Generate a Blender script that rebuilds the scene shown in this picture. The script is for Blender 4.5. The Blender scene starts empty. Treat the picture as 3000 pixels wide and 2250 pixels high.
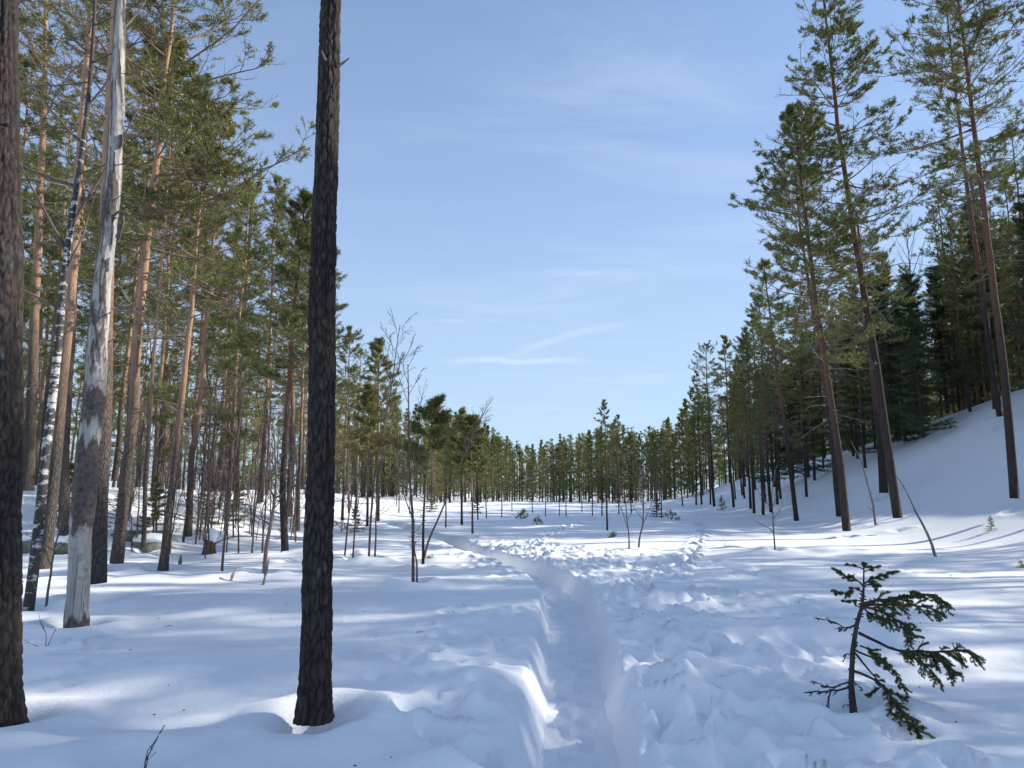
import bpy, math, random
import numpy as np
from mathutils import Vector, Matrix

RNG = np.random.default_rng(7)
random.seed(7)
sc = bpy.context.scene
C = sc.collection
R = math.radians

# ------------------------------------------------------------------ camera, sky, sun, exposure
EYE = 1.25
PITCH = R(8.78)
FPX = 1500 / math.tan(R(36))            # focal length in pixels of the 3000 px wide photograph
cam_d = bpy.data.cameras.new('camera'); cam = bpy.data.objects.new('camera', cam_d); C.objects.link(cam)
cam_d.sensor_fit = 'HORIZONTAL'; cam_d.angle = R(72); cam_d.clip_start = 0.05; cam_d.clip_end = 2000
cam.location = (0, 0, EYE); cam.rotation_euler = (math.pi / 2 + PITCH, 0, 0)
sc.camera = cam

SUN_EL, SUN_AZ = R(28.5), R(77)         # azimuth from +Y towards +X
w = bpy.data.worlds.new('World'); sc.world = w; w.use_nodes = True
nt = w.node_tree; nt.nodes.clear()
def N(tree, t, **kw):
    n = tree.nodes.new(t)
    for k, v in kw.items():
        if k.startswith('i_'):
            key = k[2:]
            key = int(key) if key.isdigit() else key.replace('_', ' ')
            n.inputs[key].default_value = v
        else:
            setattr(n, k, v)
    return n
def M_(tree, op, a, b=None, c=None, clamp=False):
    n = tree.nodes.new('ShaderNodeMath'); n.operation = op; n.use_clamp = clamp
    for i, v in enumerate((a, b, c)):
        if v is None: continue
        if isinstance(v, (int, float)): n.inputs[i].default_value = v
        else: tree.links.new(v, n.inputs[i])
    return n.outputs[0]
def SS(tree, x, lo, hi):
    n = tree.nodes.new('ShaderNodeMapRange'); n.interpolation_type = 'SMOOTHSTEP'
    tree.links.new(x, n.inputs['Value']); n.inputs['From Min'].default_value = lo; n.inputs['From Max'].default_value = hi
    return n.outputs['Result']
def build_world():
    L = nt.links.new
    sky = N(nt, 'ShaderNodeTexSky', sky_type='NISHITA', sun_disc=False, sun_elevation=SUN_EL, sun_rotation=SUN_AZ,
            altitude=100, air_density=1.0, dust_density=0.15, ozone_density=2.2)
    tc = N(nt, 'ShaderNodeTexCoord')
    sep = N(nt, 'ShaderNodeSeparateXYZ'); L(tc.outputs['Generated'], sep.inputs[0])
    x, y, z = sep.outputs
    # cirrus: direction projected onto a high flat layer
    zc = M_(nt, 'MAXIMUM', z, 0.04)
    px, py = M_(nt, 'DIVIDE', x, zc), M_(nt, 'DIVIDE', y, zc)
    cb = N(nt, 'ShaderNodeCombineXYZ'); L(px, cb.inputs[0]); L(py, cb.inputs[1])
    mp = N(nt, 'ShaderNodeMapping'); mp.inputs['Rotation'].default_value = (0, 0, R(18)); mp.inputs['Scale'].default_value = (0.55, 1.5, 1)
    L(cb.outputs[0], mp.inputs[0])
    n1 = N(nt, 'ShaderNodeTexNoise', i_Scale=1.3, i_Detail=9.0, i_Roughness=0.62, i_Distortion=0.9); L(mp.outputs[0], n1.inputs[0])
    n2 = N(nt, 'ShaderNodeTexNoise', i_Scale=0.45, i_Detail=3.0); L(cb.outputs[0], n2.inputs[0])
    cirrus = M_(nt, 'MULTIPLY', SS(nt, n1.outputs[0], 0.42, 0.8), SS(nt, n2.outputs[0], 0.35, 0.7))
    cirrus = M_(nt, 'MULTIPLY', cirrus, 0.5)
    # old contrails low over the end of the field: two soft lines, in slope coordinates of the view direction
    yc = M_(nt, 'MAXIMUM', y, 0.05)
    gx, gz = M_(nt, 'DIVIDE', x, yc), M_(nt, 'DIVIDE', z, yc)
    n3 = N(nt, 'ShaderNodeTexNoise', i_Scale=26.0, i_Detail=5.0); L(tc.outputs['Generated'], n3.inputs[0])
    wob = M_(nt, 'MULTIPLY', M_(nt, 'SUBTRACT', n3.outputs[0], 0.5), 0.012)
    def line(x0, z0, x1, z1, wid, bend=0.0):
        s = (z1 - z0) / (x1 - x0)
        u = M_(nt, 'SUBTRACT', gx, x0)
        zl = M_(nt, 'MULTIPLY_ADD', u, s, z0)
        if bend:
            zl = M_(nt, 'ADD', zl, M_(nt, 'MULTIPLY', M_(nt, 'MULTIPLY', u, M_(nt, 'SUBTRACT', gx, x1)), bend))
        dd = M_(nt, 'ABSOLUTE', M_(nt, 'SUBTRACT', M_(nt, 'ADD', gz, wob), zl))
        a = M_(nt, 'SUBTRACT', 1.0, SS(nt, dd, 0.0, wid))
        e = M_(nt, 'MULTIPLY', SS(nt, gx, x0 - .01, x0 + .06), M_(nt, 'SUBTRACT', 1.0, SS(nt, gx, x1 - .09, x1 + .01)))
        return M_(nt, 'MULTIPLY', M_(nt, 'MULTIPLY', a, e), SS(nt, n3.outputs[0], 0.12, 0.5))
    c1 = line(-0.105, 0.188, 0.125, 0.190, 0.0062)
    c2 = line(-0.015, 0.192, 0.19, 0.246, 0.010, -0.8)
    c3 = line(0.125, 0.217, 0.20, 0.219, 0.006)
    con = M_(nt, 'ADD', M_(nt, 'MULTIPLY', c1, 0.5), M_(nt, 'ADD', M_(nt, 'MULTIPLY', c2, 0.28), M_(nt, 'MULTIPLY', c3, 0.2)))
    veil = M_(nt, 'MULTIPLY_ADD', M_(nt, 'SUBTRACT', 1.0, SS(nt, z, .05, .75)), 0.66, 0.22)      # thin milky veil, thicker towards the horizon
    mix0 = N(nt, 'ShaderNodeMix', data_type='RGBA'); L(veil, mix0.inputs[0]); L(sky.outputs[0], mix0.inputs[6])
    vg = N(nt, 'ShaderNodeMix', data_type='RGBA'); L(SS(nt, z, .03, .48), vg.inputs[0]); vg.inputs[6].default_value = (2.65, 3.65, 4.75, 1); vg.inputs[7].default_value = VEIL; L(vg.outputs[2], mix0.inputs[7])
    m = M_(nt, 'ADD', cirrus, con, clamp=True)
    mix = N(nt, 'ShaderNodeMix', data_type='RGBA'); L(m, mix.inputs[0]); L(mix0.outputs[2], mix.inputs[6]); mix.inputs[7].default_value = CLOUD
    bg = N(nt, 'ShaderNodeBackground', i_Strength=SKY_STR); L(mix.outputs[2], bg.inputs[0])
    out = N(nt, 'ShaderNodeOutputWorld'); L(bg.outputs[0], out.inputs[0])
SKY_STR = 0.15
CLOUD = (3.9, 4.6, 5.4, 1)
VEIL = (2.08, 2.80, 4.5, 1)
build_world()

sun_d = bpy.data.lights.new('sun', 'SUN'); sun = bpy.data.objects.new('sun', sun_d); C.objects.link(sun)
sun_d.energy = 5.0; sun_d.angle = R(0.6); sun_d.color = (1.0, 0.93, 0.82)
sdir = Vector((math.sin(SUN_AZ) * math.cos(SUN_EL), math.cos(SUN_AZ) * math.cos(SUN_EL), math.sin(SUN_EL)))
sun.rotation_euler = sdir.to_track_quat('Z', 'Y').to_euler()
vs = sc.view_settings
sc.display_settings.display_device = 'sRGB'
vs.view_transform = 'Standard'; vs.look = 'None'; vs.gamma = 1; vs.exposure = 0.43; vs.use_curve_mapping = False
sc.cycles.max_bounces = 8; sc.cycles.diffuse_bounces = 4; sc.cycles.glossy_bounces = 2; sc.cycles.transmission_bounces = 4
sc.cycles.use_denoising = True

# ------------------------------------------------------------------ noise and terrain
def _hash(ix, iy, seed):
    h = (ix.astype(np.int64) * 374761393 + iy.astype(np.int64) * 668265263 + seed * 1442695041) & 0xFFFFFFFF
    h = ((h ^ (h >> 13)) * 1274126177) & 0xFFFFFFFF
    h = h ^ (h >> 16)
    return (h & 0xFFFF) / 65535.0
def vnoise(x, y, seed=0):
    x = np.asarray(x, float); y = np.asarray(y, float)
    ix, iy = np.floor(x), np.floor(y); fx, fy = x - ix, y - iy
    fx = fx * fx * fx * (fx * (fx * 6 - 15) + 10); fy = fy * fy * fy * (fy * (fy * 6 - 15) + 10)
    a, b = _hash(ix, iy, seed), _hash(ix + 1, iy, seed); c, d = _hash(ix, iy + 1, seed), _hash(ix + 1, iy + 1, seed)
    return (a * (1 - fx) + b * fx) * (1 - fy) + (c * (1 - fx) + d * fx) * fy - 0.5
def fbm(x, y, seed=0, oct=4):
    s, a, t = 0, 1.0, 0
    for k in range(oct):
        s = s + a * vnoise(x * 2 ** k + 17.3 * k, y * 2 ** k - 9.1 * k, seed + k); t += a; a *= .5
    return s / t * 2
def sst(x, lo=0., hi=1.):
    t = np.clip((np.asarray(x, float) - lo) / (hi - lo), 0, 1); return t * t * (3 - 2 * t)
PY = np.array([-14, -6, 0, 4.1, 6.3, 8.5, 10.4, 11.9, 13.9, 16.2, 18.7, 21, 24, 28.6, 36, 46, 60])
PX = np.array([.1, .15, .22, .36, .53, .67, .68, .58, .22, -.5, -1.3, -2.0, -3.1, -4.8, -8.2, -13, -20])
def _smooth_path():
    yy = np.linspace(PY[0], PY[-1], 1500); xx = np.interp(yy, PY, PX)
    k = np.hanning(61); k /= k.sum()
    return yy, np.convolve(np.pad(xx, 30, mode='edge'), k, 'valid')
PYY, PXX = _smooth_path()
def path_x(y): return np.interp(y, PYY, PXX)
def path_d(x, y):
    dx = np.interp(y, PYY, np.gradient(PXX, PYY))
    return (x - path_x(y)) / np.sqrt(1 + dx * dx)
GBUMP = [  # soft drifts: x, y, radius x, radius y, height
    (4.35, 10.9, 1.3, .7, .13), (1.9, 3.75, .6, .4, .0), (-.95, 4.2, .5, .3, .05), (-2.6, 5.2, 1.5, .5, .10), (-2.2, 3.3, .8, .5, .10),
    (-5.3, 6.6, .9, .7, .10), (2.9, 6.6, 1.3, .45, .12), (-3.2, 8.2, 2.2, .5, .06), (3.6, 13.5, 2.6, .5, .06), (6.2, 15.2, 2.2, .5, .08),
    (-6.2, 11.6, 1.5, .6, .12), (-8.6, 14.5, 1.2, .9, .25), (-5.0, 14.2, 1.8, .8, .15), (0, 62, 9, 4, .5), (16, 60, 5, 4, .8), (-14, 44, 10, 6, .6)]
def base_z(x, y):
    x = np.asarray(x, float); y = np.asarray(y, float)
    H = np.interp(y, [-40, 0, 19, 32, 48, 71, 89, 120, 200], [6.6, 6.6, 6.3, 5.8, 4.3, 3.2, 2.1, 1.4, 1.0])
    x0 = np.interp(y, [0, 19, 29, 44, 60, 90], [7.6, 8.5, 9.8, 12.2, 13.8, 16.]); xc = np.interp(y, [0, 32, 71, 100], [22.5, 23, 24.5, 29])
    t = np.clip((x - x0) / (xc - x0), 0, 1)
    z = H * t ** 2.4 * (2.4 - 1.4 * t)
    z = z + 1.35 * sst((-5.0 - x) / 8.0) * sst((y - 10.5) / 9.0) * (1 - .5 * sst(y, 26, 50))
    z = z + .12 * fbm(x / 7, y / 7, 3, 3) + .03 * fbm(x / 1.7, y / 1.7, 11, 2)
    for bx, by, rx, ry, h in GBUMP:
        z = z + h * np.exp(-((x - bx) / rx) ** 2 - ((y - by) / ry) ** 2)
    z = z + .3 * sst(y, 55, 120)
    return z

def lumps(x, y):
    d = path_d(x, y)
    m = sst(d, .2, .5) * (1 - sst(d, 1.6, 3.2)) * sst(y, 1, 3.5) * (1 - sst(y, 14, 24)) + .5 * sst(-d, .2, .45) * (1 - sst(-d, .7, 1.6)) * sst(y, 1, 3) * (1 - sst(y, 12, 22))
    n = fbm(x * 1.3, y * 1.3, 61, 3); r = np.abs(fbm(x * 1.1 + 4, y * 1.1, 73, 3))
    return m * (.036 * n + .015 * (.4 - r) + .014 * fbm(x * 3.6, y * 3.6, 67, 3))
RIGHT, FWD, UP = np.array([1., 0, 0]), np.array([0, math.cos(PITCH), math.sin(PITCH)]), np.array([0, -math.sin(PITCH), math.cos(PITCH)])
def ray(u, v): return FWD + RIGHT * (u - 1500) / FPX - UP * (v - 1125) / FPX
TT = np.concatenate([np.arange(1, 30, .01), np.arange(30, 220, .05)])
def ground_at(u, v):
    """where the line of sight through pixel (u, v) of the photograph meets the snow"""
    d = ray(u, v); d = d / d[1]
    z = EYE + TT * d[2]; g = base_z(TT * d[0], TT) + lumps(TT * d[0], TT)
    hit = np.nonzero(z < g)[0]
    t = TT[hit[0]] if len(hit) else 200.
    return np.array([t * d[0], t, float(base_z(t * d[0], t) + lumps(t * d[0], t))])
def at_depth(u, v, Y):
    d = ray(u, v); d = d / d[1] * Y
    return np.array([d[0], Y, EYE + d[2]])

# ------------------------------------------------------------------ mesh helpers
class MB:
    def __init__(s): s.v = []; s.f = []; s.n = 0; s.attr = []
    def add(s, v, f, mat=0, smooth=True, attr=None):
        v = np.asarray(v, np.float32).reshape(-1, 3); f = np.asarray(f, np.int64)
        if len(v) == 0 or len(f) == 0: return
        s.v.append(v); s.f.append((f + s.n, mat, smooth)); s.n += len(v)
        s.attr.append(np.zeros(len(v), np.float32) if attr is None else np.asarray(attr, np.float32))
    def mesh(s, name, mats, attr_name=None):
        me = bpy.data.meshes.new(name)
        V = np.concatenate(s.v); me.vertices.add(len(V)); me.vertices.foreach_set('co', V.ravel())
        nl = sum(f.size for f, _, _ in s.f); nf = sum(len(f) for f, _, _ in s.f)
        me.loops.add(nl); me.polygons.add(nf)
        me.loops.foreach_set('vertex_index', np.concatenate([f.ravel() for f, _, _ in s.f]).astype(np.int32))
        tot = np.concatenate([np.full(len(f), f.shape[1]) for f, _, _ in s.f])
        start = np.concatenate([[0], np.cumsum(tot)[:-1]])
        me.polygons.foreach_set('loop_start', start.astype(np.int32))
        me.polygons.foreach_set('loop_total', tot.astype(np.int32))
        me.polygons.foreach_set('material_index', np.concatenate([np.full(len(f), m) for f, m, _ in s.f]).astype(np.int32))
        me.polygons.foreach_set('use_smooth', np.concatenate([np.full(len(f), sm) for f, _, sm in s.f]).astype(bool))
        if attr_name:
            a = me.attributes.new(attr_name, 'FLOAT', 'POINT'); a.data.foreach_set('value', np.concatenate(s.attr))
        for m in mats: me.materials.append(m)
        me.update(calc_edges=True)
        return me
def unit(v): return v / np.maximum(np.linalg.norm(v, axis=-1, keepdims=True), 1e-9)
def tubes(P, Rad, k=4, cap=False):
    """P (B,n,3) centre lines, Rad (B,n) radii -> verts, quads"""
    P = np.asarray(P, float); B, n, _ = P.shape
    T = np.empty_like(P); T[:, 1:-1] = P[:, 2:] - P[:, :-2]; T[:, 0] = P[:, 1] - P[:, 0]; T[:, -1] = P[:, -1] - P[:, -2]
    T = unit(T)
    ref = np.where(np.abs(T[:, :1, 2:3]) > .8, np.array([1., 0, 0]), np.array([0, 0, 1.]))
    U = unit(np.cross(T, np.broadcast_to(ref, T.shape))); W = np.cross(T, U)
    a = np.arange(k) / k * 2 * math.pi
    V = P[:, :, None] + Rad[:, :, None, None] * (U[:, :, None] * np.cos(a)[:, None] + W[:, :, None] * np.sin(a)[:, None])
    idx = np.arange(B * n * k).reshape(B, n, k)
    q = np.stack([idx[:, :-1], np.roll(idx, -1, 2)[:, :-1], np.roll(idx, -1, 2)[:, 1:], idx[:, 1:]], -1).reshape(-1, 4)
    return V.reshape(-1, 3), q
def link(name, me, parent=None, loc=(0, 0, 0)):
    o = bpy.data.objects.new(name, me); C.objects.link(o); o.parent = parent; o.location = loc
    return o
def tag(o, label, cat, group=None, kind=None):
    o['label'] = label; o['category'] = cat
    if group: o['group'] = group
    if kind: o['kind'] = kind
    return o
def thing(name, label, cat, loc, group=None, rot=0, scale=1):
    o = bpy.data.objects.new(name, None); C.objects.link(o); o.empty_display_size = .2
    o.location = loc; o.rotation_euler = (0, 0, rot); o.scale = (scale,) * 3
    return tag(o, label, cat, group)

# ------------------------------------------------------------------ materials
def mat(name):
    m = bpy.data.materials.new(name); m.use_nodes = True
    t = m.node_tree; b = t.nodes['Principled BSDF']
    return m, t, b
def ramp(t, fac, stops):
    r = t.nodes.new('ShaderNodeValToRGB'); e = r.color_ramp.elements
    e[0].position, e[0].color = stops[0][0], (*stops[0][1], 1); e[1].position, e[1].color = stops[-1][0], (*stops[-1][1], 1)
    for p, c in stops[1:-1]:
        q = e.new(p); q.color = (*c, 1)
    t.links.new(fac, r.inputs[0]); return r.outputs[0]
def mixc(t, fac, a, b, mode='MIX'):
    n = t.nodes.new('ShaderNodeMix'); n.data_type = 'RGBA'; n.blend_type = mode
    for s, v in ((0, fac), (6, a), (7, b)):
        if isinstance(v, (int, float)): n.inputs[s].default_value = v
        elif isinstance(v, tuple): n.inputs[s].default_value = (*v, 1)
        else: t.links.new(v, n.inputs[s])
    return n.outputs[2]
def coords(t, scale=(1, 1, 1), out='Object'):
    tc = t.nodes.new('ShaderNodeTexCoord'); mp = t.nodes.new('ShaderNodeMapping'); mp.inputs['Scale'].default_value = scale
    t.links.new(tc.outputs[out], mp.inputs[0]); return mp.outputs[0], tc
def noise(t, vec, scale, detail=4, rough=.55, dist=0):
    n = t.nodes.new('ShaderNodeTexNoise'); n.inputs['Scale'].default_value = scale; n.inputs['Detail'].default_value = detail
    n.inputs['Roughness'].default_value = rough; n.inputs['Distortion'].default_value = dist
    if vec is not None: t.links.new(vec, n.inputs['Vector'])
    return n.outputs[0]
def bump(t, b, h, dist, strength=1.0):
    n = t.nodes.new('ShaderNodeBump'); n.inputs['Distance'].default_value = dist; n.inputs['Strength'].default_value = strength
    t.links.new(h, n.inputs['Height']); t.links.new(n.outputs[0], b.inputs['Normal'])

def snow_material(name, packed=False):
    m, t, b = mat(name)
    v, _ = coords(t)
    n1 = noise(t, v, 1.3, 4); n2 = noise(t, v, 45 if not packed else 22, 6, .65)
    col = ramp(t, n1, [(.3, (.89, .90, .93) if packed else (.89, .905, .935)), (.7, (.93, .935, .95) if packed else (.93, .94, .955))])
    vr = t.nodes.new('ShaderNodeTexVoronoi'); vr.inputs['Scale'].default_value = 160; t.links.new(v, vr.inputs['Vector'])
    dark = SS(t, noise(t, v, 9.0, 3), .735, .76)     # scattered bark flakes and needles on the snow
    dk = M_(t, 'MULTIPLY', dark, SS(t, vr.outputs['Distance'], .22, .1))
    t.links.new(mixc(t, dk, col, (.16, .12, .09)), b.inputs['Base Color'])
    b.inputs['Roughness'].default_value = .55; b.inputs['IOR'].default_value = 1.31
    b.inputs['Specular IOR Level'].default_value = .35
    # sparse ice crystals: mirror-like facets
    vs_ = t.nodes.new('ShaderNodeTexVoronoi'); vs_.inputs['Scale'].default_value = 70; t.links.new(v, vs_.inputs['Vector'])
    sepc = t.nodes.new('ShaderNodeSeparateColor'); t.links.new(vs_.outputs['Color'], sepc.inputs[0])
    cr = M_(t, 'MULTIPLY', M_(t, 'GREATER_THAN', sepc.outputs[0], .985), SS(t, vs_.outputs['Distance'], .3, .15))
    t.links.new(M_(t, 'SUBTRACT', .55, M_(t, 'MULTIPLY', cr, .35)), b.inputs['Roughness'])
    h = M_(t, 'ADD', M_(t, 'MULTIPLY', noise(t, v, 7, 5, .6), .5), M_(t, 'MULTIPLY', n2, .35 if not packed else .9))
    bump(t, b, h, .03 if not packed else .05, .55)
    b.inputs['Subsurface Weight'].default_value = 0.0
    return m
SNOW = snow_material('snow'); SNOWP = snow_material('packed_snow', True)

def bark_material(name, low, high, o0, o1, plate=True, lichen=.0):
    """pine bark: grey brown plates low down turning to thin orange flakes higher up (along the trunk's own height)"""
    m, t, b = mat(name)
    v, tc = coords(t, (1, 1, .28)); gen = t.nodes.new('ShaderNodeSeparateXYZ'); t.links.new(tc.outputs['Generated'], gen.inputs[0])
    oi = t.nodes.new('ShaderNodeObjectInfo')
    n1 = noise(t, v, 9, 5, .6); 
    vo = t.nodes.new('ShaderNodeTexVoronoi'); vo.feature = 'DISTANCE_TO_EDGE'; vo.inputs['Scale'].default_value = 34
    nw = t.nodes.new('ShaderNodeTexNoise'); nw.inputs['Scale'].default_value = 14; nw.inputs['Detail'].default_value = 4; t.links.new(v, nw.inputs['Vector'])
    va = t.nodes.new('ShaderNodeVectorMath'); va.operation = 'MULTIPLY_ADD'; t.links.new(nw.outputs['Color'], va.inputs[0]); va.inputs[1].default_value = (.07, .07, .05); t.links.new(v, va.inputs[2])
    t.links.new(va.outputs[0], vo.inputs['Vector'])
    crack = SS(t, vo.outputs['Distance'], .0, .16)
    f = M_(t, 'ADD', gen.outputs[2], M_(t, 'MULTIPLY', M_(t, 'SUBTRACT', n1, .5), .18))
    f = M_(t, 'ADD', f, M_(t, 'MULTIPLY', M_(t, 'SUBTRACT', oi.outputs['Random'], .5), .12))
    o = SS(t, f, o0, o1)
    lowc = mixc(t, n1, tuple(c * .7 for c in low), tuple(c * 1.35 for c in low))
    lowc = mixc(t, crack, tuple(c * .55 for c in low), lowc)
    highc = mixc(t, noise(t, v, 14, 5, .65), tuple(c * .6 for c in high), tuple(min(1, c * 1.3) for c in high))
    patch = SS(t, noise(t, v, 11, 5, .65), .5, .62)
    highc = mixc(t, M_(t, 'MULTIPLY', patch, .5), highc, tuple(c * 1.2 for c in low))
    col = mixc(t, o, lowc, highc)
    if lichen:
        col = mixc(t, M_(t, 'MULTIPLY', SS(t, noise(t, v, 16, 4, .7), .58, .68), lichen), col, (.20, .22, .17))
    t.links.new(col, b.inputs['Base Color']); b.inputs['Roughness'].default_value = .9; b.inputs['Specular IOR Level'].default_value = .2
    h = M_(t, 'ADD', M_(t, 'MULTIPLY', crack, M_(t, 'SUBTRACT', 1.0, M_(t, 'MULTIPLY', o, .75))), M_(t, 'MULTIPLY', noise(t, v, 40, 4), .5))
    bump(t, b, h, .012, .8)
    return m
BARK = bark_material('pine_bark', (.105, .086, .075), (.40, .25, .16), .13, .42)
BARKR = bark_material('pine_bark_brown_shaded', (.062, .051, .046), (.18, .095, .065), .18, .5)  # browner bark, darkened further to paint in the shade on the bank trunks

def simple(name, c0, c1, scale=12, rough=.85, stretch=(1, 1, .4), bd=.004):
    m, t, b = mat(name); v, _ = coords(t, stretch); n = noise(t, v, scale, 5, .6)
    t.links.new(ramp(t, n, [(.3, c0), (.7, c1)]), b.inputs['Base Color']); b.inputs['Roughness'].default_value = rough
    b.inputs['Specular IOR Level'].default_value = .25
    bump(t, b, noise(t, v, scale * 3, 4), bd, .6)
    return m
TWIG = simple('pine_twig_bark', (.13, .09, .065), (.27, .19, .13), 8)
DEADW = simple('dead_branch_bark', (.10, .085, .075), (.24, .205, .18), 8)
DTWIG = simple('sapling_bark', (.085, .06, .052), (.16, .115, .10), 8)
SPRB = simple('spruce_bark', (.03, .024, .021), (.10, .08, .07), 30, bd=.01)
STICK = simple('weathered_stick', (.13, .11, .095), (.30, .26, .22), 12)
STUMPM = simple('rotten_stump_wood', (.045, .032, .024), (.13, .09, .06), 10)
ROCK = simple('mossy_granite', (.075, .08, .03), (.30, .28, .24), 5, stretch=(1, 1, 1), bd=.03)

def needle_material(name, a, b_, yellow, trans=.27):
    m, t, b = mat(name); L = t.links.new
    oi = t.nodes.new('ShaderNodeObjectInfo'); v, _ = coords(t); n = noise(t, v, 2.2, 3)
    at = t.nodes.new('ShaderNodeAttribute'); at.attribute_name = 'shade'
    f = M_(t, 'ADD', M_(t, 'MULTIPLY', at.outputs['Fac'], .6), M_(t, 'MULTIPLY', n, .4))
    col = ramp(t, f, [(.2, a), (.75, b_)])
    col = mixc(t, M_(t, 'MULTIPLY', oi.outputs['Random'], .5), col, yellow)
    df = t.nodes.new('ShaderNodeBsdfDiffuse'); tr = t.nodes.new('ShaderNodeBsdfTranslucent'); gl = t.nodes.new('ShaderNodeBsdfGlossy')
    gl.inputs['Roughness'].default_value = .45; gl.inputs['Color'].default_value = (.8, .85, .8, 1)
    L(col, df.inputs[0]); L(col, tr.inputs[0])
    m1 = t.nodes.new('ShaderNodeMixShader'); m1.inputs[0].default_value = trans; L(df.outputs[0], m1.inputs[1]); L(tr.outputs[0], m1.inputs[2])
    m2 = t.nodes.new('ShaderNodeMixShader'); m2.inputs[0].default_value = .05; L(m1.outputs[0], m2.inputs[1]); L(gl.outputs[0], m2.inputs[2])
    L(m2.outputs[0], t.nodes['Material Output'].inputs[0]); t.nodes.remove(b)
    return m
NEED = needle_material('pine_needles', (.09, .11, .03), (.20, .215, .055), (.26, .235, .06))
NEEDD = needle_material('dark_spruce_needles', (.035, .055, .02), (.08, .105, .035), (.09, .11, .035))
NEEDS = needle_material('spruce_needles', (.07, .095, .026), (.16, .19, .045), (.17, .19, .045), .5)

def birch_material():
    m, t, b = mat('birch_bark'); v, tc = coords(t, (1, 1, 1)); L = t.links.new
    v2, _ = coords(t, (1, 1, 2.2))
    g = t.nodes.new('ShaderNodeSeparateXYZ'); L(tc.outputs['Generated'], g.inputs[0])
    n = noise(t, v2, 9, 5, .65); n2 = noise(t, v, 3.0, 3)
    thr = M_(t, 'ADD', n, M_(t, 'SUBTRACT', M_(t, 'MULTIPLY', M_(t, 'ABSOLUTE', M_(t, 'SUBTRACT', .30, g.outputs[2])), .26), .03))
    thr = M_(t, 'ADD', thr, M_(t, 'MULTIPLY', M_(t, 'SUBTRACT', n2, .5), .25))
    dk = SS(t, thr, .41, .49)
    L(mixc(t, dk, (.52, .50, .47), (.045, .042, .038)), b.inputs['Base Color']); b.inputs['Roughness'].default_value = .8
    bump(t, b, dk, .006, .7)
    return m
BIRCH = birch_material()
def attr_bark(name, furrow, plate, extra, ex_amt):
    m, t, b = mat(name); v, _ = coords(t, (1, 1, .5)); L = t.links.new
    at = t.nodes.new('ShaderNodeAttribute'); at.attribute_name = 'plate'
    pl = mixc(t, noise(t, v, 25, 5, .65), tuple(c * .6 for c in plate), tuple(c * 1.45 for c in plate))
    pl = mixc(t, M_(t, 'MULTIPLY', SS(t, noise(t, v, 18, 4, .7), .56, .68), ex_amt), pl, extra)
    pl = mixc(t, M_(t, 'MULTIPLY', SS(t, noise(t, v, 6, 5, .7), .6, .68), .75), pl, (.13, .14, .125))      # grey green lichen
    pl = mixc(t, M_(t, 'MULTIPLY', SS(t, noise(t, v, 3.2, 3), .5, .64), .7), pl, (plate[0] * 1.4, plate[1] * 1.15, plate[2] * 1.0))
    L(mixc(t, at.outputs['Fac'], furrow, pl), b.inputs['Base Color']); b.inputs['Roughness'].default_value = .92
    b.inputs['Specular IOR Level'].default_value = .2
    bump(t, b, noise(t, v, 60, 5, .7), .008, .8)
    return m
PLATE = attr_bark('thick_plated_pine_bark', (.022, .017, .016), (.055, .044, .041), (.15, .155, .135), .5)
def snag_material():
    m, t, b = mat('weathered_snag_wood'); v, _ = coords(t, (1, 1, .12)); v1, _ = coords(t); L = t.links.new
    at = t.nodes.new('ShaderNodeAttribute'); at.attribute_name = 'plate'
    wood = ramp(t, noise(t, v, 16, 5, .6), [(.25, (.21, .19, .175)), (.5, (.36, .335, .305)), (.75, (.48, .445, .405))])
    v3, _ = coords(t, (1, 1, .03))
    wood = mixc(t, M_(t, 'MULTIPLY', SS(t, noise(t, v3, 38, 3, .6), .60, .66), .8), wood, (.07, .06, .055))      # drying cracks along the grain
    wood = mixc(t, M_(t, 'MULTIPLY', SS(t, noise(t, v1, 5.5, 6, .7), .5, .64), .85), wood, (.17, .15, .14))
    brk = ramp(t, noise(t, v1, 24, 5, .65), [(.3, (.035, .028, .025)), (.7, (.15, .12, .105))])
    L(mixc(t, at.outputs['Fac'], wood, brk), b.inputs['Base Color']); b.inputs['Roughness'].default_value = .85
    bump(t, b, noise(t, v, 30, 5), .006, .7)
    return m
SNAGM = snag_material()

# ------------------------------------------------------------------ snow ground
NX, NY = 620, 600
def sinh_axis(n, lo, hi, c, a):
    u0, u1 = math.asinh((lo - c) / a), math.asinh((hi - c) / a)
    return c + a * np.sinh(np.linspace(u0, u1, n))
AX = sinh_axis(NX, -150, 150, .8, 1.3); AY = sinh_axis(NY, -25, 200, 5.4, 1.7)
DENTS = []   # x, y, length, width, angle, depth
def add_dent(x, y, l, wd, ang, dep): DENTS.append((x, y, l, wd, ang, dep))
rg = np.random.default_rng(23)
def trail(pts, step, dep, spread=.10, l=.17, wd=.09, depth_var=.5):
    pts = np.array(pts, float); seg = np.linalg.norm(np.diff(pts, axis=0), axis=1); cs = np.concatenate([[0], np.cumsum(seg)])
    s = 0; side = 1
    while s < cs[-1]:
        x, y = np.interp(s, cs, pts[:, 0]), np.interp(s, cs, pts[:, 1]); i = min(np.searchsorted(cs, s, 'right') - 1, len(seg) - 1)
        d = (pts[i + 1] - pts[i]) / seg[i]; a = math.atan2(d[1], d[0])
        add_dent(x - d[1] * spread * side + rg.normal(0, .04), y + d[0] * spread * side + rg.normal(0, .04), l * rg.uniform(.85, 1.2), wd * rg.uniform(.85, 1.2), a + rg.normal(0, .2), dep * rg.uniform(1 - depth_var, 1 + depth_var))
        s += step * rg.uniform(.8, 1.2); side *= -1
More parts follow.
